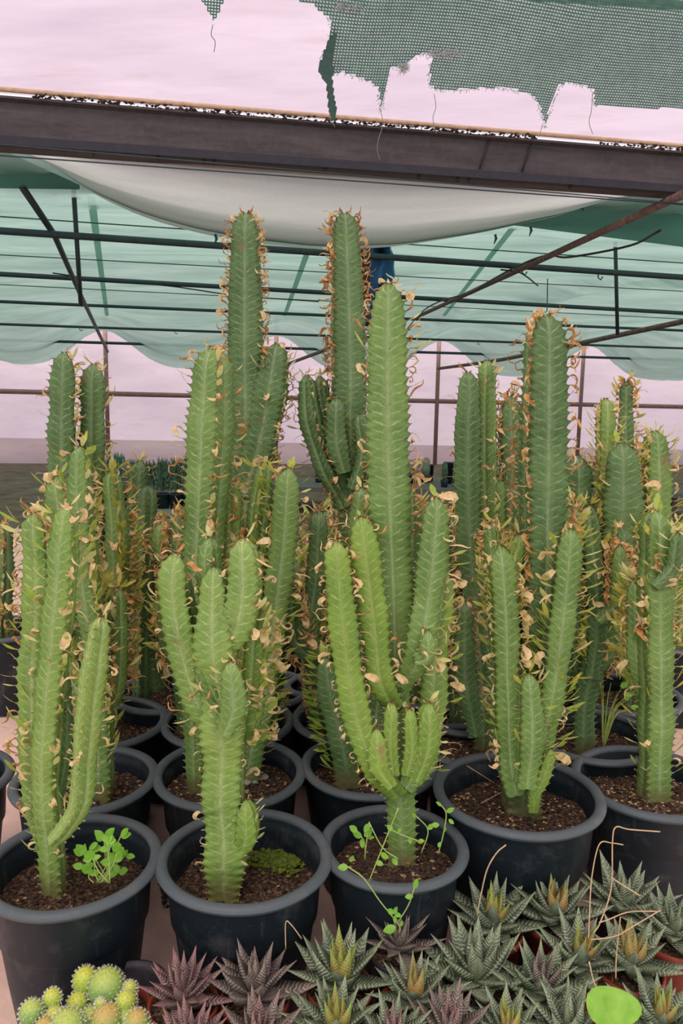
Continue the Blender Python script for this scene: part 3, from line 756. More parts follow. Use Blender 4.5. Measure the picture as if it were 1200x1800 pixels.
B_root = plant('branching cactus with one waisted trunk, mossy soil, front pot left of centre', (430, 1497, 300), [
    ([(396, 1552), (398, 1470), (392, 1400), (394, 1300), (386, 1210), (378, 1120), (376, 1000)], [58, 70, 62, 74, 60, 66, 40], 'v', 4, 0, 'l', dict(base=True, leaf=(.06, 'd', .018), cv=1.4)),
    ([(418, 1500), (434, 1465), (433, 1408)], [26, 36, 28], 'v', 4, -.02, 'y', dict(leaf=(.2, 'p', .012))),
    ([(378, 1285), (350, 1235), (328, 1170), (312, 1090), (304, 1030), (308, 976)], [36, 48, 52, 50, 52, 44], 'v', 3, 0, 'l', dict(join=1)),
    ([(388, 1140), (418, 1100), (430, 1030), (427, 950)], [44, 54, 58, 50], 'v', 4, 0, 'l', dict(join=1, side=1, leaf=(.5, 'pdd', .02))),
    ([(350, 1110), (330, 1060), (322, 1010)], [34, 40, 34], 's', 3, .04, 'm'),
    ([(378, 1090), (368, 1010), (369, 948)], [34, 46, 36], 's', 4, .035, 'm', dict(leaf=(.3, 'pd', .016))),
    ([(394, 1290), (412, 1235), (406, 1166)], [30, 46, 40], 'v', 3, -.04, 'm', dict(leaf=(.3, 'pd', .014))),
    ([(404, 1330), (436, 1270), (448, 1180), (456, 1076)], [32, 44, 44, 40], 's', 4, .03, 'l', dict(leaf=(1.0, 'pggdd', .026), side=1)),
    ([(386, 1250), (360, 1200), (352, 1165)], [26, 34, 26], 'r', 4, -.02, 'm'),
], (.2, 'pddo', .022), seed=2, soil_h=.21, cap=120, tan=.12, chunks=60)
C_root = plant('candelabra cactus with tall pale centre column in the front pot right of centre', (692, 1478, 254), [
    ([(706, 1498), (704, 1400), (698, 1290), (694, 1160), (690, 1020), (682, 830), (680, 650), (682, 502)], [52, 50, 48, 52, 66, 76, 72, 54], 'v', 3, .02, 'm', dict(base=True, side=1, leaf=(.75, 'ddbbbp', .024), lo=.55, cv=.5)),
    ([(696, 1392), (654, 1338), (624, 1250), (604, 1120), (589, 955)], [38, 46, 50, 52, 46], 'v', 3, -.05, 'y', dict(join=1, leaf=(.35, 'dddb', .018))),
    ([(692, 1240), (668, 1190), (658, 1100), (646, 1000), (634, 912)], [36, 46, 50, 52, 44], 'v', 3, -.02, 'y', dict(join=1, leaf=(.3, 'ddgo', .02))),
    ([(704, 1200), (732, 1150), (748, 1060), (760, 960), (766, 878)], [36, 50, 52, 52, 44], 'v', 3, -.03, 'm', dict(join=1, side=1, leaf=(.4, 'pgdd', .022))),
    ([(708, 1385), (742, 1330), (758, 1240), (766, 1130), (780, 1010)], [36, 48, 48, 44, 40], 'v', 3, .03, 'l', dict(join=1, side=1, leaf=(.5, 'pgdd', .022))),
    ([(706, 1100), (722, 980), (724, 866)], [30, 42, 38], 'v', 4, .05, 'm', dict(leaf=(.1, 'd', .014))),
    ([(688, 1380), (664, 1340), (661, 1283)], [24, 34, 28], 'v', 4, -.06, 'y', dict(leaf=(.1, 'p', .012))),
    ([(692, 1360), (686, 1300), (688, 1238)], [20, 26, 22], 'v', 4, -.05, 'y', dict(leaf=(.05, 'd', .01))),
    ([(714, 1360), (724, 1310), (720, 1248)], [20, 28, 22], 'v', 4, -.05, 'y', dict(leaf=(.1, 'd', .01))),
    ([(728, 1370), (748, 1310), (752, 1238)], [26, 36, 32], 'v', 4, -.05, 'y', dict(side=1, leaf=(.5, 'pp', .016))),
    ([(728, 1160), (748, 1150), (750, 1110)], [20, 28, 24], 'v', 4, -.05, 'm'),
], (.2, 'pddo', .022), seed=3, soil_h=.225, H=.28, cap=170, tan=.2)
D_root = plant('tall dark herringbone cactus with leafy arms in the large front pot at right', (910, 1385, 291), [
    ([(914, 1430), (918, 1370), (932, 1290), (945, 1150), (952, 1000), (955, 800), (958, 556)], [60, 58, 52, 56, 64, 70, 64], 'v', 4, .03, 'd', dict(base=True, leaf=(.8, 'bbddo', .022), lo=.25, cv=.4)),
    ([(904, 1392), (893, 1330), (888, 1210), (885, 1080), (877, 962)], [32, 40, 42, 46, 44], 'v', 4, -.03, 'm', dict(leaf=(.6, 'ygpdd', .022))),
    ([(922, 1380), (931, 1290), (928, 1186)], [34, 42, 36], 'v', 4, -.06, 'm', dict(leaf=(.3, 'gyp', .022))),
    ([(926, 1390), (955, 1300), (975, 1180), (990, 1060), (1002, 933)], [34, 38, 42, 46, 42], 'v', 3, -.03, 'm', dict(leaf=(.5, 'ggypd', .026))),
    ([(905, 1140), (900, 1040), (914, 942)], [30, 38, 34], 's', 4, .05, 'l', dict(leaf=(.7, 'ypg', .02))),
    ([(888, 1120), (870, 1010), (864, 922)], [28, 36, 32], 's', 4, .06, 'm', dict(leaf=(.9, 'ddypb', .02))),
    ([(950, 1100), (985, 980), (1008, 885)], [32, 40, 36], 's', 4, .09, 'm', dict(leaf=(.8, 'ygpdb', .024))),
    ([(932, 1300), (958, 1210), (962, 1110)], [30, 36, 28], 's', 4, .0, 'd', dict(leaf=(1.0, 'ggyp', .026))),
    ([(934, 1400), (952, 1365), (968, 1318)], [18, 22, 18], 'v', 4, -.05, 'y', dict(leaf=(.2, 'p', .01))),
    ([(936, 1425), (940, 1375)], [20, 22], 'v', 4, -.05, 'y', dict(leaf=(0, 'p', .01))),
], (.5, 'gypdd', .022), seed=4, soil_h=.255, H=.315, cap=230, tan=.6)
# ---- second row
plant('cactus with stout dark stem in the second row pot at left', (150, 1362, 245), [
    ([(182, 1392), (180, 1280), (172, 1150), (150, 980), (142, 788)], [48, 50, 50, 56, 44], 's', 3, 0, 'm', dict(base=True, side=1, leaf=(.8, 'pgydd', .026))),
    ([(190, 1260), (204, 1180), (206, 1036)], [30, 40, 36], 'r', 4, .05, 'm', dict(leaf=(.7, 'pydbo', .026))),
    ([(160, 1250), (110, 1130), (118, 960), (100, 840)], [30, 42, 44, 36], 'v', 4, .06, 'm', dict(leaf=(.7, 'pgdd', .026))),
], (.7, 'pgydd', .026), seed=5, lod=1, cap=130)
plant('second row cactus with corky brown foot, two columns and pale pebbles on its soil', (404, 1350, 262), [
    ([(350, 1345), (347, 1230), (352, 1080), (362, 900), (370, 760), (376, 612)], [42, 50, 60, 72, 80, 66], 's', 4, 0, 'm', dict(base=True, leaf=(.45, 'pddoo', .026), lo=.4, cv=.5)),
    ([(432, 1362), (452, 1260), (478, 1110), (498, 960), (507, 826)], [44, 50, 48, 48, 44], 'v', 3, .04, 'm', dict(base=True, leaf=(.8, 'pyggd', .026))),
    ([(415, 1250), (445, 1050), (452, 930), (466, 816)], [34, 42, 42, 36], 'r', 4, .07, 'm', dict(leaf=(.9, 'gpydd', .024))),
    ([(385, 1100), (405, 980), (408, 850)], [30, 36, 30], 'v', 4, .06, 'l', dict(leaf=(.4, 'pddo', .026))),
], (.6, 'pgydd', .026), seed=6, lod=1, cap=170, tan=.7)
plant('dark cactus with a row of pale round leaves in the pot behind the candelabra', (650, 1338, 236), [
    ([(612, 1382), (600, 1300), (582, 1230), (570, 1158)], [46, 46, 46, 34], 'v', 3, 0, 'd', dict(base=True, side=-1, leaf=(1.6, 'gggp', .026))),
    ([(640, 1380), (660, 1250), (670, 1100), (655, 960)], [40, 44, 44, 36], 'v', 4, .08, 'd', dict(base=True)),
    ([(632, 1300), (548, 1150), (556, 1000), (560, 900)], [24, 34, 34, 30], 'v', 4, .1, 'd', dict(leaf=(.9, 'dbpg', .022))),
], (.6, 'dbdpo', .022), seed=7, lod=1, cap=130, tan=.3)
plant('thorny stemmed cactus squeezed behind the large front right pot', (826, 1304, 168), [
    ([(850, 1322), (848, 1240), (838, 1100), (822, 950), (818, 800), (822, 656)], [38, 42, 42, 44, 46, 38], 'v', 3, .02, 'd', dict(base=True, leaf=(.25, 'dbb', .02))),
    ([(858, 1280), (862, 1100), (856, 850), (856, 636)], [28, 34, 38, 34], 's', 4, .05, 'm', dict(leaf=(.35, 'dp', .018))),
    ([(836, 1290), (816, 1180), (816, 1060)], [28, 38, 30], 'v', 4, -.02, 'd', dict(leaf=(.5, 'dbb', .02))),
    ([(866, 1220), (890, 1050), (897, 850), (895, 698)], [30, 36, 38, 34], 'v', 4, .09, 'd', dict(leaf=(1.0, 'dbboy', .022))),
    ([(860, 1150), (868, 980), (868, 838)], [30, 38, 36], 'v', 3, .06, 'm', dict(leaf=(.5, 'dbo', .02))),
    ([(845, 1180), (780, 1060), (778, 920)], [24, 34, 28], 'v', 4, .05, 'm', dict(leaf=(1.0, 'ddbpy', .024))),
], (.5, 'dbp', .02), seed=8, lod=1, cap=230, soil_h=.26)
plant('second row potted cactus at the right edge beyond the bent straw stalks', (1142, 1366, 262), [
    ([(1150, 1380), (1152, 1250), (1150, 1100), (1150, 900)], [44, 46, 48, 40], 'v', 4, 0, 'm', dict(base=True, leaf=(.3, 'gypd', .024))),
    ([(1140, 1250), (1118, 1150), (1116, 1020)], [30, 38, 32], 's', 4, .03, 'm', dict(leaf=(.9, 'gypd', .03))),
], (.5, 'ygd', .024), seed=9, lod=1, cap=80, tan=.6)
plant('second row potted cactus beyond the left picture edge, dark and upright', (-110, 1362, 245), [
    ([(-100, 1390), (-100, 1200), (-95, 900), (-90, 700)], [44, 48, 50, 42], 'v', 4, 0, 'm', dict(base=True)),
], (.5, 'pgd', .024), seed=10, lod=1, cap=40)
# ---- third row
plant('cactus with broad smooth fronted column and weeds in the third row at right', (1040, 1285, 225), [
    ([(1026, 1302), (1026, 1230), (1048, 1140), (1078, 1010), (1088, 900), (1090, 782)], [36, 38, 54, 62, 68, 60], 'v', 3, 0, 'd', dict(base=True, leaf=(.4, 'yggd', .028), lo=.3)),
    ([(1022, 1240), (1004, 1160), (1012, 980), (1012, 803)], [30, 44, 52, 50], 'v', 3, .05, 'd', dict(leaf=(.7, 'ybddo', .026))),
    ([(1040, 1190), (1050, 1100), (1046, 1000), (1035, 890)], [30, 40, 42, 32], 's', 4, -.02, 'd', dict(leaf=(1.4, 'gypdy', .028))),
    ([(1068, 1040), (1062, 880), (1064, 703)], [24, 28, 26], 'v', 4, .08, 'l', dict(leaf=(1.0, 'ppdyd', .020))),
], (.5, 'gypd', .026), seed=11, lod=1, cap=210, H=.285)
plant('left third row cactus with two dark columns rising at the left edge', (180, 1263, 222), [
    ([(160, 1275), (130, 1180), (112, 1000), (112, 800), (114, 622)], [44, 46, 46, 48, 42], 'v', 3, 0, 'd', dict(base=True, leaf=(.5, 'pdbd', .024), side=1)),
    ([(170, 1260), (172, 1100), (166, 900), (166, 642)], [36, 40, 46, 44], 'v', 3, .05, 'd', dict(leaf=(.6, 'ppdbb', .026))),
    ([(180, 1240), (205, 1100), (206, 950), (196, 830)], [30, 38, 40, 32], 's', 4, .02, 'm', dict(leaf=(1.6, 'pyygddo', .028))),
], (.9, 'pgydd', .026), seed=12, lod=1, cap=210)
plant('third row cactus with slim near black green stems left of centre', (400, 1262, 228), [
    ([(330, 1270), (322, 1150), (320, 1000), (316, 900)], [36, 40, 42, 32], 's', 4, .02, 'd', dict(base=True, leaf=(1.2, 'dboyy', .02))),
    ([(470, 1270), (476, 1150), (480, 1020), (470, 930)], [34, 40, 40, 32], 's', 4, .02, 'm', dict(base=True, leaf=(1.2, 'pyygd', .024))),
], (.8, 'ydo', .022), seed=13, lod=1, cap=100)
plant('cactus of slim arms in the third row pot between the two tallest columns', (615, 1258, 200), [
    ([(560, 1262), (556, 1150), (566, 1020), (575, 900)], [32, 36, 38, 30], 'v', 4, 0, 'd', dict(base=True, leaf=(1.0, 'dobbd', .022))),
    ([(640, 1262), (640, 1100), (630, 960), (636, 860)], [32, 38, 40, 34], 's', 4, .02, 'm', dict(base=True, leaf=(.8, 'dopgb', .022))),
], (.8, 'dbo', .022), seed=14, lod=1, cap=80)
plant('cactus in the third row pot hidden behind the thorny stemmed one', (815, 1254, 150), [
    ([(806, 1258), (802, 1130), (806, 1000), (800, 900)], [30, 34, 36, 28], 'r', 4, 0, 'd', dict(base=True, leaf=(1.0, 'ddbpy', .022))),
    ([(830, 1250), (836, 1080), (842, 900), (846, 820)], [28, 32, 34, 26], 's', 4, .02, 'd', dict(leaf=(.8, 'dbpy', .022))),
], (.8, 'dbp', .022), seed=15, lod=1, cap=80)
# ---- fourth row, with the two tallest
plant('tallest dark cactus left of centre with one raised arm and brown curls', (450, 1205, 190), [
    ([(432, 1212), (432, 1000), (434, 830), (432, 600), (432, 376)], [50, 56, 58, 58, 46], 'v', 4, 0, 'd', dict(base=True, leaf=(.75, 'bbddo', .022), lo=.35, cv=.4)),
    ([(430, 870), (458, 780), (474, 700), (488, 606)], [40, 50, 54, 44], 'v', 4, -.02, 'd', dict(leaf=(.45, 'dbp', .022), side=1, cv=.5)),
    ([(438, 840), (468, 800), (470, 812)], [26, 28, 24], 's', 4, .05, 'd'),
], (.6, 'bbdd', .022), seed=16, lod=1, cap=170)
plant('second tallest dark cactus at centre with a cluster of small arms', (555, 1200, 105), [
    ([(600, 1212), (606, 1000), (612, 850), (612, 620), (605, 376)], [48, 54, 58, 56, 46], 'v', 4, .02, 'd', dict(base=True, leaf=(1.0, 'bbdob', .024), lo=.35, cv=.4)),
    ([(608, 890), (572, 820), (546, 740), (539, 662)], [30, 38, 40, 32], 's', 4, -.02, 'd', dict(leaf=(.5, 'dbp', .02))),
    ([(602, 860), (580, 770), (562, 664)], [24, 28, 26], 's', 4, .02, 'd', dict(leaf=(.6, 'pd', .018))),
    ([(606, 830), (592, 770), (592, 702)], [28, 36, 32], 'v', 4, -.04, 'd', dict(leaf=(.1, 'g', .018))),
    ([(620, 860), (640, 800), (632, 730)], [24, 30, 24], 's', 4, -.04, 'd', dict(leaf=(.6, 'gyo', .02))),
], (.6, 'bbdo', .024), seed=17, lod=1, cap=200)
plant('slim dark red tipped stems in the fourth row between left columns', (290, 1212, 180), [
    ([(248, 1226), (250, 1100), (256, 980), (260, 856)], [34, 38, 38, 34], 'r', 4, 0, 'd', dict(base=True, leaf=(.6, 'pdd', .018))),
    ([(240, 1150), (236, 1000), (246, 812)], [30, 34, 32], 'v', 3, .05, 'd', dict(leaf=(1.0, 'pydbo', .022))),
    ([(275, 1212), (268, 1130), (272, 1040)], [28, 34, 26], 'v', 4, .02, 'd', dict(leaf=(.5, 'ddp', .02))),
], (.8, 'pydb', .022), seed=18, lod=1, cap=110)
plant('fourth row cactus at right with slender column by the right edge, yellow leaves', (1100, 1215, 190), [
    ([(1110, 1225), (1112, 1000), (1100, 850), (1100, 672)], [34, 38, 36, 28], 's', 4, 0, 'd', dict(base=True, leaf=(1.1, 'ypdob', .024))),
    ([(1130, 1210), (1150, 1000), (1150, 760)], [40, 46, 40], 'v', 4, .02, 'm', dict(base=True)),
], (.8, 'ypd', .024), seed=19, lod=1, cap=90)
plant('fourth row cactus seen between right columns, tips crowded by dry leaves', (940, 1212, 180), [
    ([(930, 1220), (925, 1000), (922, 860)], [36, 40, 34], 'v', 4, 0, 'd', dict(base=True, leaf=(1.2, 'bboody', .022))),
    ([(990, 1215), (992, 1000), (988, 840)], [36, 38, 32], 's', 4, .02, 'd', dict(base=True, leaf=(1.2, 'boody', .022))),
], (1.0, 'bdoy', .022), seed=20, lod=1, cap=90)
plant('fourth row cactus behind the right candelabra arms, dry leaved tip', (738, 1208, 160), [
    ([(730, 1215), (728, 1060), (736, 940), (740, 885)], [34, 38, 36, 30], 's', 4, 0, 'm', dict(base=True, leaf=(1.2, 'ddbyo', .022))),
    ([(765, 1210), (775, 1050), (770, 900)], [30, 34, 28], 'v', 4, .02, 'd', dict(leaf=(1.2, 'ddbyo', .022))),
], (1.0, 'bdoy', .022), seed=21, lod=1, cap=70)
# ---- rows behind, only their tops and leaves show
ORD = 'first second third fourth fifth sixth seventh eighth ninth tenth eleventh twelfth thirteenth fourteenth fifteenth sixteenth seventeenth eighteenth nineteenth twentieth twenty-first twenty-second twenty-third twenty-fourth'.split()
GB = 'half hidden cacti in the back rows'
k = 0
for row, (Yr, tips) in enumerate(((2.55, (880, 990)), (2.85, (880, 960)), (3.1, (865, 930)))):
    for i in range(9):
        x = -1.15 + .29 * i + (.14 if row % 2 else 0)
        if abs(x) > 1.25: continue
        k += 1; c = Vector((x, Yr, .285)); dz = depth(c)
        v = c - CAM; px = 600 + F * v.dot(Rt) / dz; py = 900 - F * v.dot(Up) / dz
        rg = random.Random(k); sts = []
        for s in range(2):
            tx = px + rg.uniform(-40, 40); ty = rg.uniform(*tips)
            if 262 < tx < 345: ty = max(ty, 905)
            if 700 < tx < 800: ty = max(ty, 905)
            sts.append(([(px + rg.uniform(-15, 15), py + 8), ((px + tx) / 2, (py + ty) / 2), (tx, ty)], [26, 32, 28], rg.choice('vsr'), 4, rg.uniform(-.03, .05), rg.choice('ddm'), dict(base=True)))
        plant('half hidden leafy cactus, %s from the left in the %s back row' % (ORD[i], ('nearest', 'middle', 'rearmost')[row]), (px, py, .29 / dz * F), sts, (2.2, rg.choice(('ddbyo', 'pydbo', 'ddboy')), .022), seed=40 + k, lod=2, cap=200, joined=True, group=GB)

# ================================================================== WEEDS, MOSS, STONES
def weed_leaf_mesh():
    b = MB(); n = 6; ws = [.1, .75, 1.05, 1.1, .95, .6, .05]
    for i in range(n + 1):
        f = i / n; w_ = ws[i] * .30
        b.v += [Vector((f, -w_, .10 * f * f + .05)), Vector((f, 0, .10 * f * f)), Vector((f, w_, .10 * f * f + .05))]
    for i in range(n):
        for j in range(2): q = i * 3 + j; b.f.append((q, q + 1, q + 4, q + 3)); b.m.append(0)
    return b.mesh('weed_leaf', LEAFM['w'])
WL = weed_leaf_mesh()
def wleaf(par, p, d, L_, rg, tilt=.5):
    X = d.normalized(); Z = (Vector((0, -.55, .8)) + Vector((rg.uniform(-.4, .4), rg.uniform(-.3, .3), 0))).normalized(); Y = Z.cross(X).normalized(); Z = X.cross(Y)
    M_ = Matrix((X, Y, Z)).transposed().to_4x4() @ Matrix.Scale(L_, 4); M_.translation = p
    link('leaf', WL, par, M=M_)
def weed(root, org, stems, seed, r=.0011):
    rg = random.Random(seed)
    for (pts, leaves, dy) in stems:
        P = [at_y(x, y, org.y + dy + (q * .0)) - org for q, (x, y) in enumerate(pts)]
        P = catmull(P, 5) if len(P) > 2 else P
        b = MB(); b.tube(P, r, 5); w_ = b.obj('weed', STEMG, root)
        for (x, y, ax, ay, L_) in leaves:
            p = at_y(x, y, org.y + dy) - org; wleaf(w_, p, Rt * ax - Up * ay + Vector((0, rg.uniform(-.3, .2), 0)), L_, rg)
r_, o_, R_ = A_root; rg = random.Random(5); st = []
for i in range(16):
    x = rg.uniform(132, 222); y = rg.uniform(1468, 1535); bx = 176 + rg.uniform(-18, 18)
    if i < 3: x, y = ((183, 1475), (212, 1470), (208, 1500))[i]
    L_ = rg.uniform(.016, .024); lv = []
    for a in range(rg.choice((2, 3, 4))):
        an = rg.uniform(0, 6.28); lv.append((x, y, math.cos(an), -abs(math.sin(an)) * .9 + .3, L_ * rg.uniform(.7, 1.1)))
    st.append(([(bx, 1552), ((bx + x) / 2 + rg.uniform(-6, 6), (1552 + y) / 2), (x, y)], lv, -.05 + rg.uniform(-.03, .03)))
weed(r_, o_, st, 5)
r_, o_, R_ = C_root
weed(r_, o_, [
    ([(642, 1512), (640, 1480), (634, 1470)], [(636, 1472, -.9, -.4, .020), (636, 1474, .1, .9, .016), (640, 1470, .9, -.8, .020), (644, 1472, .9, .1, .014)], -.03),
    ([(640, 1512), (646, 1465), (650, 1452)], [(640, 1462, .8, -1, .018), (628, 1462, -.8, -.5, .018)], -.04),
    ([(700, 1420), (672, 1490), (648, 1550)], [(668, 1500, .8, .6, .016)], -.14),
    ([(612, 1524), (640, 1545), (668, 1585), (700, 1625), (702, 1640)], [(612, 1524, -.8, .1, .017), (616, 1515, .2, -1, .014), (692, 1606, -.7, -.5, .014), (692, 1606, .5, -.8, .013), (693, 1606, .7, .3, .012), (693, 1608, .0, .9, .012), (696, 1630, -.9, .3, .022), (704, 1628, .2, -.8, .010)], -.165),
    ([(700, 1620), (718, 1590), (728, 1560)], [(726, 1575, -1, .1, .014), (727, 1562, .5, -.9, .018)], -.165),
    ([(648, 1445), (672, 1490), (700, 1510)], [(690, 1508, .5, .8, .014), (660, 1515, .9, .3, .014)], -.1),
    ([(770, 1500), (778, 1470), (784, 1432), (776, 1416)], [(776, 1416, -.7, -.4, .014), (784, 1428, .8, -.3, .016), (788, 1440, .7, .6, .012), (772, 1450, -1, .1, .015), (780, 1462, .4, -.7, .010), (774, 1480, -.4, .8, .010)], -.04),
    ([(740, 1500), (752, 1460), (732, 1435)], [(732, 1436, -.8, -.5, .012), (752, 1458, .8, -.7, .014), (744, 1480, -.9, .2, .011)], -.03),
    ([(690, 1460), (712, 1470), (735, 1478)], [(700, 1464, .4, -.9, .010), (720, 1472, .1, 1, .011), (735, 1478, .9, .1, .011), (690, 1460, -.7, -.6, .014)], -.05),
], 6)
# moss in B
r_, o_, R_ = B_root; b = MB(); rg = random.Random(9)
for i in range(900):
    c = at_z(rg.gauss(492, 24), rg.gauss(1512, 9), .214) - o_
    if Vector((c.x, c.y)).length > R_ * .82: continue
    b.rock(c + Vector((0, 0, rg.uniform(-.002, .006))), rg.uniform(.002, .0055), 0, 1.0, rg)
b.obj('moss', MOSS, r_, kind='stuff', smooth=False)
# pebbles of the second row pot
h_org = at_z(404, 1350, .285)
for i, (x, y, rr) in enumerate(((342, 1357, .010), (362, 1376, .013), (463, 1366, .012), (448, 1374, .008), (432, 1376, .012))):
    p = at_z(x, y, .242); b = MB(); b.lathe([(0, .005), (rr * .7, .0045), (rr, .001), (rr * .8, -.003), (0, -.004)], 10, wob=.3, sd=i)
    o = b.obj('pebble', STONE); o.location = p
    tag(o, ('pale two lobed pebble left of the corky foot', 'larger pale flat stone beside the front trunk', 'pale flat pebble right of the front trunk, on soil', 'tiny pale pebble near the pot rim', 'pale pebble half hidden behind the front trunk')[i], 'stone', 'pebbles in the second row pot')
b = MB(); b.rock((0, 0, 0), .011, 0, .6); o = b.obj('stone', simple('brown_stone', (150, 116, 84), .9, .3, 90), smooth=False); o.location = at_z(717, 1514, .236) ; tag(o, 'small brown stone on soil right of the candelabra trunk', 'stone')
# dark drip on the brown cloth next to B
b = MB(); rg = random.Random(3)
for i in range(60):
    p = at_z(290 + rg.gauss(0, 3.5), 1568 + rg.gauss(0, 12), .0); b.rock(Vector((p.x, p.y, .004 + rg.random() * .01)), rg.uniform(.003, .007), 0, 1, rg)
o = b.obj('soil_spill', GRIT2, smooth=False, kind='stuff'); tag(o, 'small dark soil spill on the brown bench left of the front pot', 'soil')
# grass-like weed in third row right pot
o_ = at_z(1040, 1285, .285); wd = thing('grassy_weed', 'pale grassy weed with thin blades at the right edge behind the pots', 'weed', Vector((at_y(1062, 1285, 1.78).x, 1.78, .24)))
oo = wd.location.copy(); rg = random.Random(4)
for i in range(14):
    x1 = rg.uniform(1045, 1105); y1 = rg.uniform(1195, 1260); P = catmull([Vector((0, 0, 0)), at_y((1068 + x1) / 2 - 4, (1270 + y1) / 2, 1.78) - oo, at_y(x1, y1, 1.76 + rg.uniform(-.04, .04)) - oo], 5)
    b = MB(); b.tube(P, [.0022 * (1 - q / len(P)) + .0005 for q in range(len(P))], 4); b.obj('blade', LEAFM['p'] if i % 2 else LEAFM['g'], wd)
for i in range(4):
    p = at_y(1090 + i * 6, 1208 + i * 12, 1.77) - oo; wleaf(wd, p, Vector((rg.uniform(-.5, 1), 0, rg.uniform(-.2, .8))), .022, rg)

# dry sticks on soils
def stick(pts, label, r=.0011, mat=STRAW, name='dry_stalk', cat='stalk', n=6):
    P = catmull(pts, n) if len(pts) > 2 else pts; b = MB(); b.tube(P, r, 5); return tag(b.obj(name, mat), label, cat)
stick([at_z(820, 1346, .30), at_z(868, 1376, .262)], 'short dry stick lying in the large front right pot', .0011)
stick([at_z(845, 1412, .262), at_z(890, 1388, .27)], 'dry twig lying across the soil beside the large cactus foot', .0011)
stick([at_z(292, 1273, .30), at_z(318, 1293, .25)], 'thin dry straw across the pot left of the corky foot', .0010)

# ================================================================== HAWORTHIAS
def haw_mat(name, c1, c2, band, tip, bandamt):
    t = NT(name); uv = t.n('ShaderNodeUVMap'); sp = t.n('ShaderNodeSeparateXYZ'); t.l(uv.outputs[0], sp.inputs[0]); u, v = sp.outputs[0], sp.outputs[1]
    oi = t.n('ShaderNodeObjectInfo')
    nz = t.noise(120, 3); nl = t.noise(20, 2)
    ph = t.math('ADD', t.math('MULTIPLY', v, 15), t.math('ADD', t.math('MULTIPLY', t.math('ABSOLUTE', t.math('SUBTRACT', u, .5)), -2.2), t.math('MULTIPLY', nz, 1.3)))
    ph = t.math('ADD', ph, oi.outputs['Random'])
    d = t.math('ABSOLUTE', t.math('SUBTRACT', t.math('FRACT', ph), .5))
    bd = t.math('MULTIPLY', t.math('SUBTRACT', d, .27), 7, True)
    bd = t.math('MULTIPLY', bd, t.math('MULTIPLY', t.math('SUBTRACT', nl, .22), 2.6, True))
    col = t.mix(t.math('MULTIPLY', t.math('SUBTRACT', nl, .3), 2, True), s2l(c2), s2l(c1))
    col = t.mix(t.math('MULTIPLY', t.math('SUBTRACT', v, .55), 2.4, True), col, s2l(tip))
    edge = t.math('MULTIPLY', t.math('SUBTRACT', t.math('ABSOLUTE', t.math('SUBTRACT', u, .5)), .42), 8, True)
    col = t.mix(t.math('MULTIPLY', bd, bandamt), col, s2l(band)); col = t.mix(t.math('MULTIPLY', edge, .35), col, s2l(band))
    return t.bsdf(col, .42, .4, bd, .6, .0015)
HM = {'g': haw_mat('haworthia_green', (104, 126, 86), (60, 82, 58), (206, 212, 186), (138, 162, 118), .75),
      'b': haw_mat('haworthia_brown', (106, 100, 86), (78, 68, 62), (196, 190, 174), (140, 124, 106), .7),
      'r': haw_mat('haworthia_purple_brown', (114, 90, 84), (82, 60, 60), (198, 182, 172), (160, 118, 104), .7),
      'y': haw_mat('haworthia_lime_heart', (138, 160, 62), (168, 140, 82), (186, 188, 120), (142, 178, 78), .45),
      'o': haw_mat('haworthia_orange_heart', (158, 150, 72), (160, 122, 76), (204, 184, 130), (136, 158, 84), .5)}
def haw_leaf(cv, w0, k):
    rg = random.Random(k); b = MB(); n = 6; a = 0; p = Vector((0, 0, 0)); ws = [.72, 1, .92, .70, .44, .20, .015]
    for i in range(n + 1):
        f = i / n; w_ = w0 / 2 * ws[i]; t_ = Vector((math.cos(a), 0, math.sin(a))); nn = Vector((-math.sin(a), 0, math.cos(a)))
        b.v += [p + Vector((0, -w_, 0)) + nn * w_ * .25, p - nn * w_ * .75, p + Vector((0, w_, 0)) + nn * w_ * .25, p + nn * w_ * .08]
        b.uv += [(0, f), (.5, f), (1, f), (.5, f)]; p = p + t_ / n; a += cv / n
    for i in range(n):
        for j in range(4): b.f.append((i * 4 + j, i * 4 + (j + 1) % 4, i * 4 + 4 + (j + 1) % 4, i * 4 + 4 + j)); b.m.append(0)
    return b
HL = {}
def hleaf(col, v):
    if (col, v) not in HL: HL[(col, v)] = haw_leaf((.25, .45, .1)[v], (.40, .48, .36)[v], v).mesh('haworthia_leaf', HM[col])
    return HL[(col, v)]
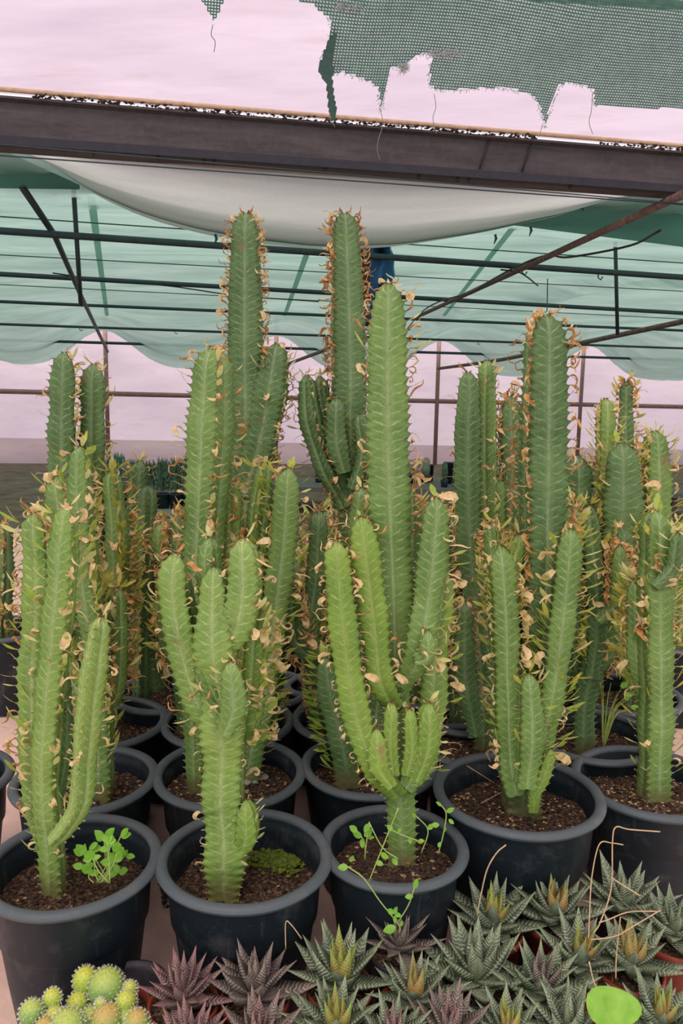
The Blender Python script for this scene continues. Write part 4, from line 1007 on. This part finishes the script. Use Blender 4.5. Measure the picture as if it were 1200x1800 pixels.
def haworthia(px, py, rpx, body, heart, label, seed, z=.185, tilt=0, pot='t', n=24, elo=6, ehi=76):
    rg = random.Random(seed); c = at_z(px, py, z); R_ = rpx * depth(c) / F
    org = Vector((c.x, c.y, 0)); R_ *= 1.1; root = thing('potted_haworthia', label, 'succulent', org)
    zc = z - R_ * .28
    pr = min(.052, R_ * .62); H = zc - .004
    b = MB(); b.lathe([(0, .001), (pr * .78, .001), (pr * .8, .004), (pr * .97, H - .012), (pr * 1.04, H - .011), (pr * 1.05, H), (pr * .98, H + .001), (pr * .94, H - .008)], 28, sd=seed)
    b.obj('pot', TERRA if pot == 't' else POT_N, root)
    b = MB(); b.lathe([(0, H - .004), (pr * .5, H - .005), (pr * .95, H - .008)], 20, wob=.05); b.obj('soil', SOIL, root)
    # short stem core
    for i in range(n):
        f = i / (n - 1); ang = i * 2.39996 + rg.uniform(-.15, .15); el = R(elo + (ehi - elo) * f ** 1.1 + rg.uniform(-6, 6)); L_ = R_ * (1.0 - .38 * f) * rg.uniform(.88, 1.1)
        X = Vector((math.cos(ang) * math.cos(el), math.sin(ang) * math.cos(el), math.sin(el))); Y = Vector((-math.sin(ang), math.cos(ang), 0)); Z = X.cross(Y)
        M_ = Matrix((X, Y, Z)).transposed().to_4x4() @ Matrix.Diagonal((L_, L_ * (1.0 if f < .8 else .95), L_, 1)).to_4x4()
        M_.translation = Vector((math.cos(ang) * .006 * (1 - f), math.sin(ang) * .006 * (1 - f), zc + .012 * f))
        link('leaf', hleaf(heart if f > .74 else body, rg.randrange(3)), root, M=M_)
HW = [(322, 1735, 88, 'r', 'r', 'purple brown star shaped haworthia, leftmost of the small succulents', 't'),
      (448, 1722, 98, 'b', 'b', 'dull grey brown upright haworthia in front of the gap between pots', 't'),
      (598, 1700, 108, 'g', 'y', 'big green haworthia with a lime yellow heart at bottom centre', 't'),
      (590, 1790, 100, 'g', 'y', 'green haworthia cut by the lower edge below the lime hearted one', 'b'),
      (728, 1735, 90, 'g', 'o', 'green haworthia with yellow and orange heart, right of bottom centre', 't'),
      (700, 1648, 72, 'b', 'b', 'dark brown haworthia half hidden at the foot of the candelabra pot', 'b'),
      (838, 1690, 118, 'g', 'g', 'largest dark green haworthia, open rosette right of centre', 'b'),
      (866, 1606, 92, 'g', 'y', 'green haworthia touching the large right pot, straw stalk rising from it', 't'),
      (975, 1590, 88, 'g', 'o', 'haworthia with orange yellow heart in front of the large pot right side', 't'),
      (1020, 1672, 92, 'g', 'y', 'haworthia with bright lime yellow heart near the right edge', 't'),
      (1098, 1572, 92, 'g', 'g', 'grey green haworthia against the right edge, tallest of its row', 'b'),
      (950, 1720, 92, 'g', 'b', 'olive haworthia in the gap between the open rosette and the lime hearted one', 'b'),
      (790, 1800, 92, 'b', 'r', 'reddish tipped haworthia cut by the lower edge right of centre', 't'),
      (1000, 1795, 98, 'g', 'g', 'green haworthia cut by the lower edge beside the bright leaf', 't'),
      (1110, 1675, 92, 'g', 'o', 'green haworthia cut by the right picture edge beside dry stalks', 't'),
      (690, 1815, 84, 'g', 'r', 'green haworthia low at the bottom edge below the orange hearted one', 'b'),
      (890, 1800, 84, 'g', 'y', 'small green haworthia at the bottom edge below the largest rosette', 't'),
      (455, 1815, 90, 'b', 'r', 'brown haworthia mostly below the bottom edge, left of centre', 't'),
      (335, 1825, 88, 'r', 'r', 'reddish brown haworthia low at bottom left beside the globe cactus', 't'),
      (1185, 1620, 90, 'g', 'g', 'green haworthia just outside the right picture edge', 't'),
      (1160, 1780, 92, 'g', 'y', 'green haworthia at the lower right corner outside the edge', 't')]
for i, (x, y, r_, bd, ht, lb, pt) in enumerate(HW): haworthia(x, y, r_, bd, ht, lb, 100 + i, pot=pt)

# ================================================================== GLOBE CACTUS CLUMP
def globe_mat(name, c1, c2, top_):
    t = NT(name); n_ = t.noise(60, 3); at = t.n('ShaderNodeAttribute', attribute_name='cork')
    c = t.mix(n_, s2l(c2), s2l(c1)); c = t.mix(at.outputs['Fac'], c, s2l(top_)); return t.bsdf(c, .45, .35, n_, .2, .002)
GL = [globe_mat('globe_green', (150, 186, 98), (112, 156, 76), (190, 208, 92)), globe_mat('globe_lime', (184, 206, 72), (150, 186, 60), (206, 214, 80)), globe_mat('globe_orange_top', (160, 184, 92), (122, 160, 76), (206, 170, 90))]
SPINE = simple('white_spine', (226, 226, 206), .6, .1)
def globe(root, org, px, py, rx, rz, mi, Yoff, seed, lab=None):
    rg = random.Random(seed); zc = .16; Y = org.y + Yoff; c = at_y(px, py, Y); s = depth(c) / F; a, bz = rx * s, rz * s
    b = MB(); nu, nv = 36, 22; N_ = int(60 + 1.6e5 * a * a); pts = []
    for i in range(N_):
        y = 1 - 1.75 * (i + .5) / N_; r_ = math.sqrt(max(0, 1 - y * y)); th = i * 2.39996; pts.append(Vector((r_ * math.cos(th), r_ * math.sin(th), y)))
    lo = -.9
    for j in range(nv + 1):
        ph = math.pi * j / nv * .93
        for i in range(nu):
            th = 2 * math.pi * i / nu; d = Vector((math.sin(ph) * math.cos(th), math.sin(ph) * math.sin(th), math.cos(ph)))
            k_ = max(d.dot(q) for q in pts); sp_ = 2.2 / math.sqrt(N_); dd = math.acos(min(1, k_)) / sp_
            rr = 1 + .07 * (1 - min(1, dd) ** 2) - .03
            b.v.append(c - org + Vector((d.x * a * rr, d.y * a * rr, d.z * bz * rr))); b.at.append(max(0, d.z - .35) * 1.3)
    for j in range(nv):
        for i in range(nu): b.f.append((j * nu + i, (j + 1) * nu + i, (j + 1) * nu + (i + 1) % nu, j * nu + (i + 1) % nu)); b.m.append(0)
    o = b.obj('cactus_head', GL[mi], root, label=lab)
    sb = MB()
    for q in pts:
        pc = c - org + Vector((q.x * a, q.y * a, q.z * bz)) * 1.045
        for k in range(7):
            d = (q + Vector((rg.uniform(-1, 1), rg.uniform(-1, 1), rg.uniform(-1, 1))) * .8).normalized(); sd_ = d.orthogonal().normalized() * .00045; n0 = len(sb.v)
            sb.v += [pc + sd_, pc - sd_, pc + d * rg.uniform(.0022, .0042)]; sb.f.append((n0, n0 + 1, n0 + 2)); sb.m.append(0)
    sb.obj('spines', SPINE, o, kind='stuff', smooth=False)
def small_pot(root, r_, H, mat, square=False):
    b = MB(); b.lathe([(0, .001), (r_ * .78, .001), (r_ * .82, .004), (r_ * .96, H - .014), (r_ * 1.03, H - .013), (r_ * 1.05, H), (r_ * .98, H), (r_ * .94, H - .012)], 36); b.obj('pot', mat, root)
    b = MB(); b.lathe([(0, H - .008), (r_ * .95, H - .012)], 24, wob=.04); b.obj('soil', SOIL, root)
gc = at_z(190, 1762, .15); org = Vector((gc.x, gc.y, 0)); root = thing('potted_globe_cactus', 'clump of round yellow green globe cacti with white spines at bottom left', 'cactus', org)
small_pot(root, .062, .135, TERRA)
for i, (x, y, a, bz, mi, yo) in enumerate(((150, 1724, 21, 24, 1, .028), (187, 1736, 31, 33, 0, .016), (229, 1738, 12, 13, 1, .01), (222, 1760, 18, 17, 1, -.008), (136, 1764, 18, 18, 1, .0), (187, 1796, 29, 30, 2, -.030), (176, 1764, 8, 9, 1, -.024), (160, 1790, 20, 18, 0, -.022), (225, 1790, 19, 18, 0, -.022))):
    globe(root, org, x, y, a, bz, mi, yo, 200 + i)
gc = at_z(95, 1800, .15); org = Vector((gc.x, gc.y, 0)); root = thing('potted_globe_cactus', 'clump of globe cacti cut by the lower left corner, orange tinted tops', 'cactus', org)
small_pot(root, .055, .13, TERRA)
for i, (x, y, a, bz, mi, yo) in enumerate(((92, 1755, 15, 17, 1, .03), (96, 1786, 17, 15, 1, .012), (118, 1800, 28, 22, 0, -.01), (80, 1812, 22, 22, 2, -.01), (55, 1780, 20, 22, 0, .01))):
    globe(root, org, x, y, a, bz, mi, yo, 220 + i)
gc = at_z(252, 1812, .15); org = Vector((gc.x, gc.y, 0)); root = thing('potted_globe_cactus', 'orange topped small globe cactus at the bottom edge right of the clump', 'cactus', org)
small_pot(root, .045, .13, TERRA)
for i, (x, y, a, bz, mi, yo) in enumerate(((241, 1798, 21, 22, 2, .0), (262, 1822, 20, 18, 0, -.01))): globe(root, org, x, y, a, bz, mi, yo, 240 + i)
# empty black round pot rim beside it
gc = at_z(222, 1752, .12); o = thing('empty_pot', 'small black round pot behind the globe cactus clump', 'pot', (gc.x, gc.y + .01, 0))
b = MB(); b.lathe([(0, .001), (.05, .001), (.06, .12), (.066, .12), (.066, .126), (.06, .128), (.057, .11), (.048, .01), (0, .009)], 36); b.obj('pot_body', POT_N, o)

# ================================================================== DRY FLOWER STALKS and BRIGHT LEAF
stick([at_y(838, 1610, 1.12), at_y(846, 1568, 1.12), at_y(856, 1528, 1.12), at_y(872, 1500, 1.12), at_y(889, 1485, 1.12)], 'straight pinkish straw stalk leaning in front of the large right pot', .0012)
stick([at_y(1160, 1462, 1.08), at_y(1106, 1458, 1.08), at_y(1082, 1454, 1.08), at_y(1076, 1480, 1.08), at_y(1074, 1560, 1.07), at_y(1055, 1620, 1.05), at_y(1043, 1640, 1.04)], 'tallest bent straw coloured stalk at the right edge', .0011)
stick([at_y(1095, 1485, 1.09), at_y(1075, 1482, 1.09), at_y(1053, 1484, 1.09), at_y(1040, 1540, 1.08), at_y(1036, 1600, 1.06), at_y(1034, 1650, 1.04)], 'shorter pink bent stalk left of the tallest one', .0010)
stick([at_y(1160, 1602, 1.03), at_y(1106, 1603, 1.03), at_y(1070, 1616, 1.03), at_y(1052, 1622, 1.03)], 'straw stalk reaching in from the right edge, upper of two', .0010)
stick([at_y(1160, 1600, 1.0), at_y(1106, 1632, 1.0), at_y(1080, 1646, 1.0), at_y(1038, 1652, 1.0)], 'straw stalk reaching in from the right edge, lower of two', .0010)
stick([at_y(1090, 1612, 1.0), at_y(1083, 1680, 1.0), at_y(1082, 1720, .99)], 'thin reddish stalk hanging over the right edge haworthias', .0009)
stick([at_y(1074, 1542, 1.06), at_y(1088, 1552, 1.06), at_y(1125, 1575, 1.06)], 'short side stalk crossing to the right edge', .0012)
stick([at_y(1035, 1690, .98), at_y(1045, 1730, .97), at_y(1060, 1740, .97)], 'curled dry flower stem over the lower right haworthias', .0011)
stick([at_y(502, 1668, 1.1), at_y(502, 1622, 1.1), at_y(512, 1626, 1.1), at_y(530, 1650, 1.1)], 'thin bent straw between the brown and green haworthias', .0010)
wl_ = thing('broad_leaf_weed', 'weed with one broad bright green leaf at the lower right corner', 'weed', at_y(1100, 1840, .9))
oo = wl_.location.copy(); b = MB(); b.tube(catmull([Vector((0, 0, -.05)), Vector((.0, .0, 0)), at_y(1082, 1788, .9) - oo], 5), .0016, 5); b.obj('stem', STEMG, wl_)
b = MB(); cc = at_y(1075, 1768, .9) - oo
b.v.append(cc); n = 20
for ring in (.5, 1.0):
    for i in range(n):
        a = 2 * math.pi * i / n; k_ = ring * (1 + .06 * math.cos(3 * a)); b.v.append(cc + Rt * (.036 * k_ * math.cos(a)) + (Up * .017 + Fw * .018) * (k_ * math.sin(a)) - Fw * (.003 * ring))
for i in range(n):
    b.f.append((0, 1 + i, 1 + (i + 1) % n)); b.m.append(0); b.f.append((1 + i, 1 + n + i, 1 + n + (i + 1) % n, 1 + (i + 1) % n)); b.m.append(0)
b.obj('leaf', LEAFM['w'], wl_)

# ================================================================== FAR BENCHES
FARG = simple('far_shrub_green', (84, 118, 88), .7, .3, 20, rgb2=(52, 80, 60))
FART = simple('far_shrub_bluegreen', (88, 138, 118), .7, .3, 20, rgb2=(62, 104, 88))
FARP = simple('far_cactus_grey', (140, 152, 124), .7, .3, 20)
fb = thing('far_bench', 'far raised bench with teal front edge between the left columns', 'bench', (at_y(285, 905, 9).x, 9, GROUND))
x_ = 0
b = MB(); zf = at_y(285, 893, 9).z - GROUND; b.box((0, 0, zf - .03), (2.2, .9, .06)); b.obj('bench_top', simple('bench_grey', (150, 156, 150), .7, .2), fb, smooth=False)
b = MB(); b.box((0, -.46, zf - .045), (2.2, .02, .09)); b.obj('teal_edge', simple('teal_board', (60, 150, 132), .6, .2), fb, smooth=False)
for s_ in (-1, 1): b = MB(); b.box((s_, 0, (zf - .06) / 2), (.07, .8, zf - .06)); b.obj('leg', RUST, fb, smooth=False)
zt = GROUND + zf
for i, px in enumerate((186, 210, 236, 262, 286, 310, 334)):
    p = at_y(px, 880, 9); o = thing('potted_shrub', 'feathery dark green shrub, %s from the left on the far left bench' % ORD[i], 'shrub', (p.x, 9, zt), 'feathery shrubs on the far bench')
    b = MB(); b.lathe([(0, 0), (.075, 0), (.09, .16), (.098, .16), (.098, .18), (.085, .18), (.08, .15), (0, .15)], 16); b.obj('pot', POT, o)
    b = MB(); rg = random.Random(i); tp_ = (822, 812, 825, 826, 822, 820, 812)[i] - 6; Ht = at_y(px, tp_, 9).z - zt
    for k_ in range(260):
        a = rg.uniform(0, 6.28); r_ = rg.uniform(0, .085) ; z1 = .2 + (Ht - .2) * rg.random(); q = Vector((r_ * math.cos(a), r_ * math.sin(a), z1)); d = Vector((rg.uniform(-.4, .4), rg.uniform(-.4, .4), 1)).normalized() * rg.uniform(.06, .12)
        sd_ = Vector((.008, 0, 0)); n0 = len(b.v); b.v += [q - sd_, q + sd_, q + d]; b.f.append((n0, n0 + 1, n0 + 2)); b.m.append(0)
    b.obj('foliage', FART if i < 3 else FARG, o, smooth=False, kind='stuff')
# right far bench with grey plants, two hanging black pots
fb = thing('far_bench', 'far low bench with grey green plants right of the centre column', 'bench', (at_y(800, 870, 11).x, 11, GROUND))
zf = at_y(760, 852, 11).z - GROUND; b = MB(); b.box((0, 0, zf - .03), (6.5, 1.2, .06)); b.obj('bench_top', simple('bench_dim', (112, 112, 104), .8, .3), fb, smooth=False)
for s_ in (-3, 3): b = MB(); b.box((s_, 0, (zf - .06) / 2), (.07, .8, zf - .06)); b.obj('leg', RUST, fb, smooth=False)
zt = GROUND + zf
for i in range(24):
    x = at_y(560 + 24 * i, 850, 11).x; rg = random.Random(i + 60); hh = rg.uniform(.14, .32); yy = 11 + rg.uniform(-.35, .35); rr = rg.uniform(.05, .085)
    o = thing('potted_cactus', 'small grey green cactus, %s from the left on the far right bench' % ORD[i], 'cactus', (x, yy, zt), 'small cacti on the far right bench')
    b = MB(); b.lathe([(0, 0), (rr * .8, 0), (rr, .10), (rr * .9, .11), (0, .10)], 12); b.obj('pot', POT, o)
    b = MB(); nn = 16; pr_ = [(0, .09), (rr * .7, .10), (rr * .8, .1 + hh * .4), (rr * .7, .1 + hh * .8), (rr * .4, .1 + hh * .95), (0, .1 + hh)]
    b.lathe(pr_, nn)
    for q, v in enumerate(b.v):
        if q % 2: v.x *= .85; v.y *= .85
    b.obj('stem', FARP if i % 3 else FARG, o)
for px, lb in ((756, 'left'), (787, 'right')):
    p = at_z(px, 846 if px < 770 else 850, zt); wpx = 11 if px < 770 else 18; rr = wpx * .5 * p.y / F; hh = (28 if px < 770 else 36) * p.y / F
    o = thing('nursery_pot', 'black nursery pot standing far back, %s of the pair behind the centre column' % lb, 'pot', p)
    b = MB(); b.lathe([(0, 0), (rr * .8, 0), (rr, hh), (rr * 1.08, hh), (rr * 1.08, hh + .012), (rr * .95, hh + .012), (rr * .8, .02), (0, .02)], 20); b.obj('pot_body', POT, o)
print('objects', len(bpy.data.objects), 'tris', sum(len(m.polygons) for m in bpy.data.meshes) * 2)
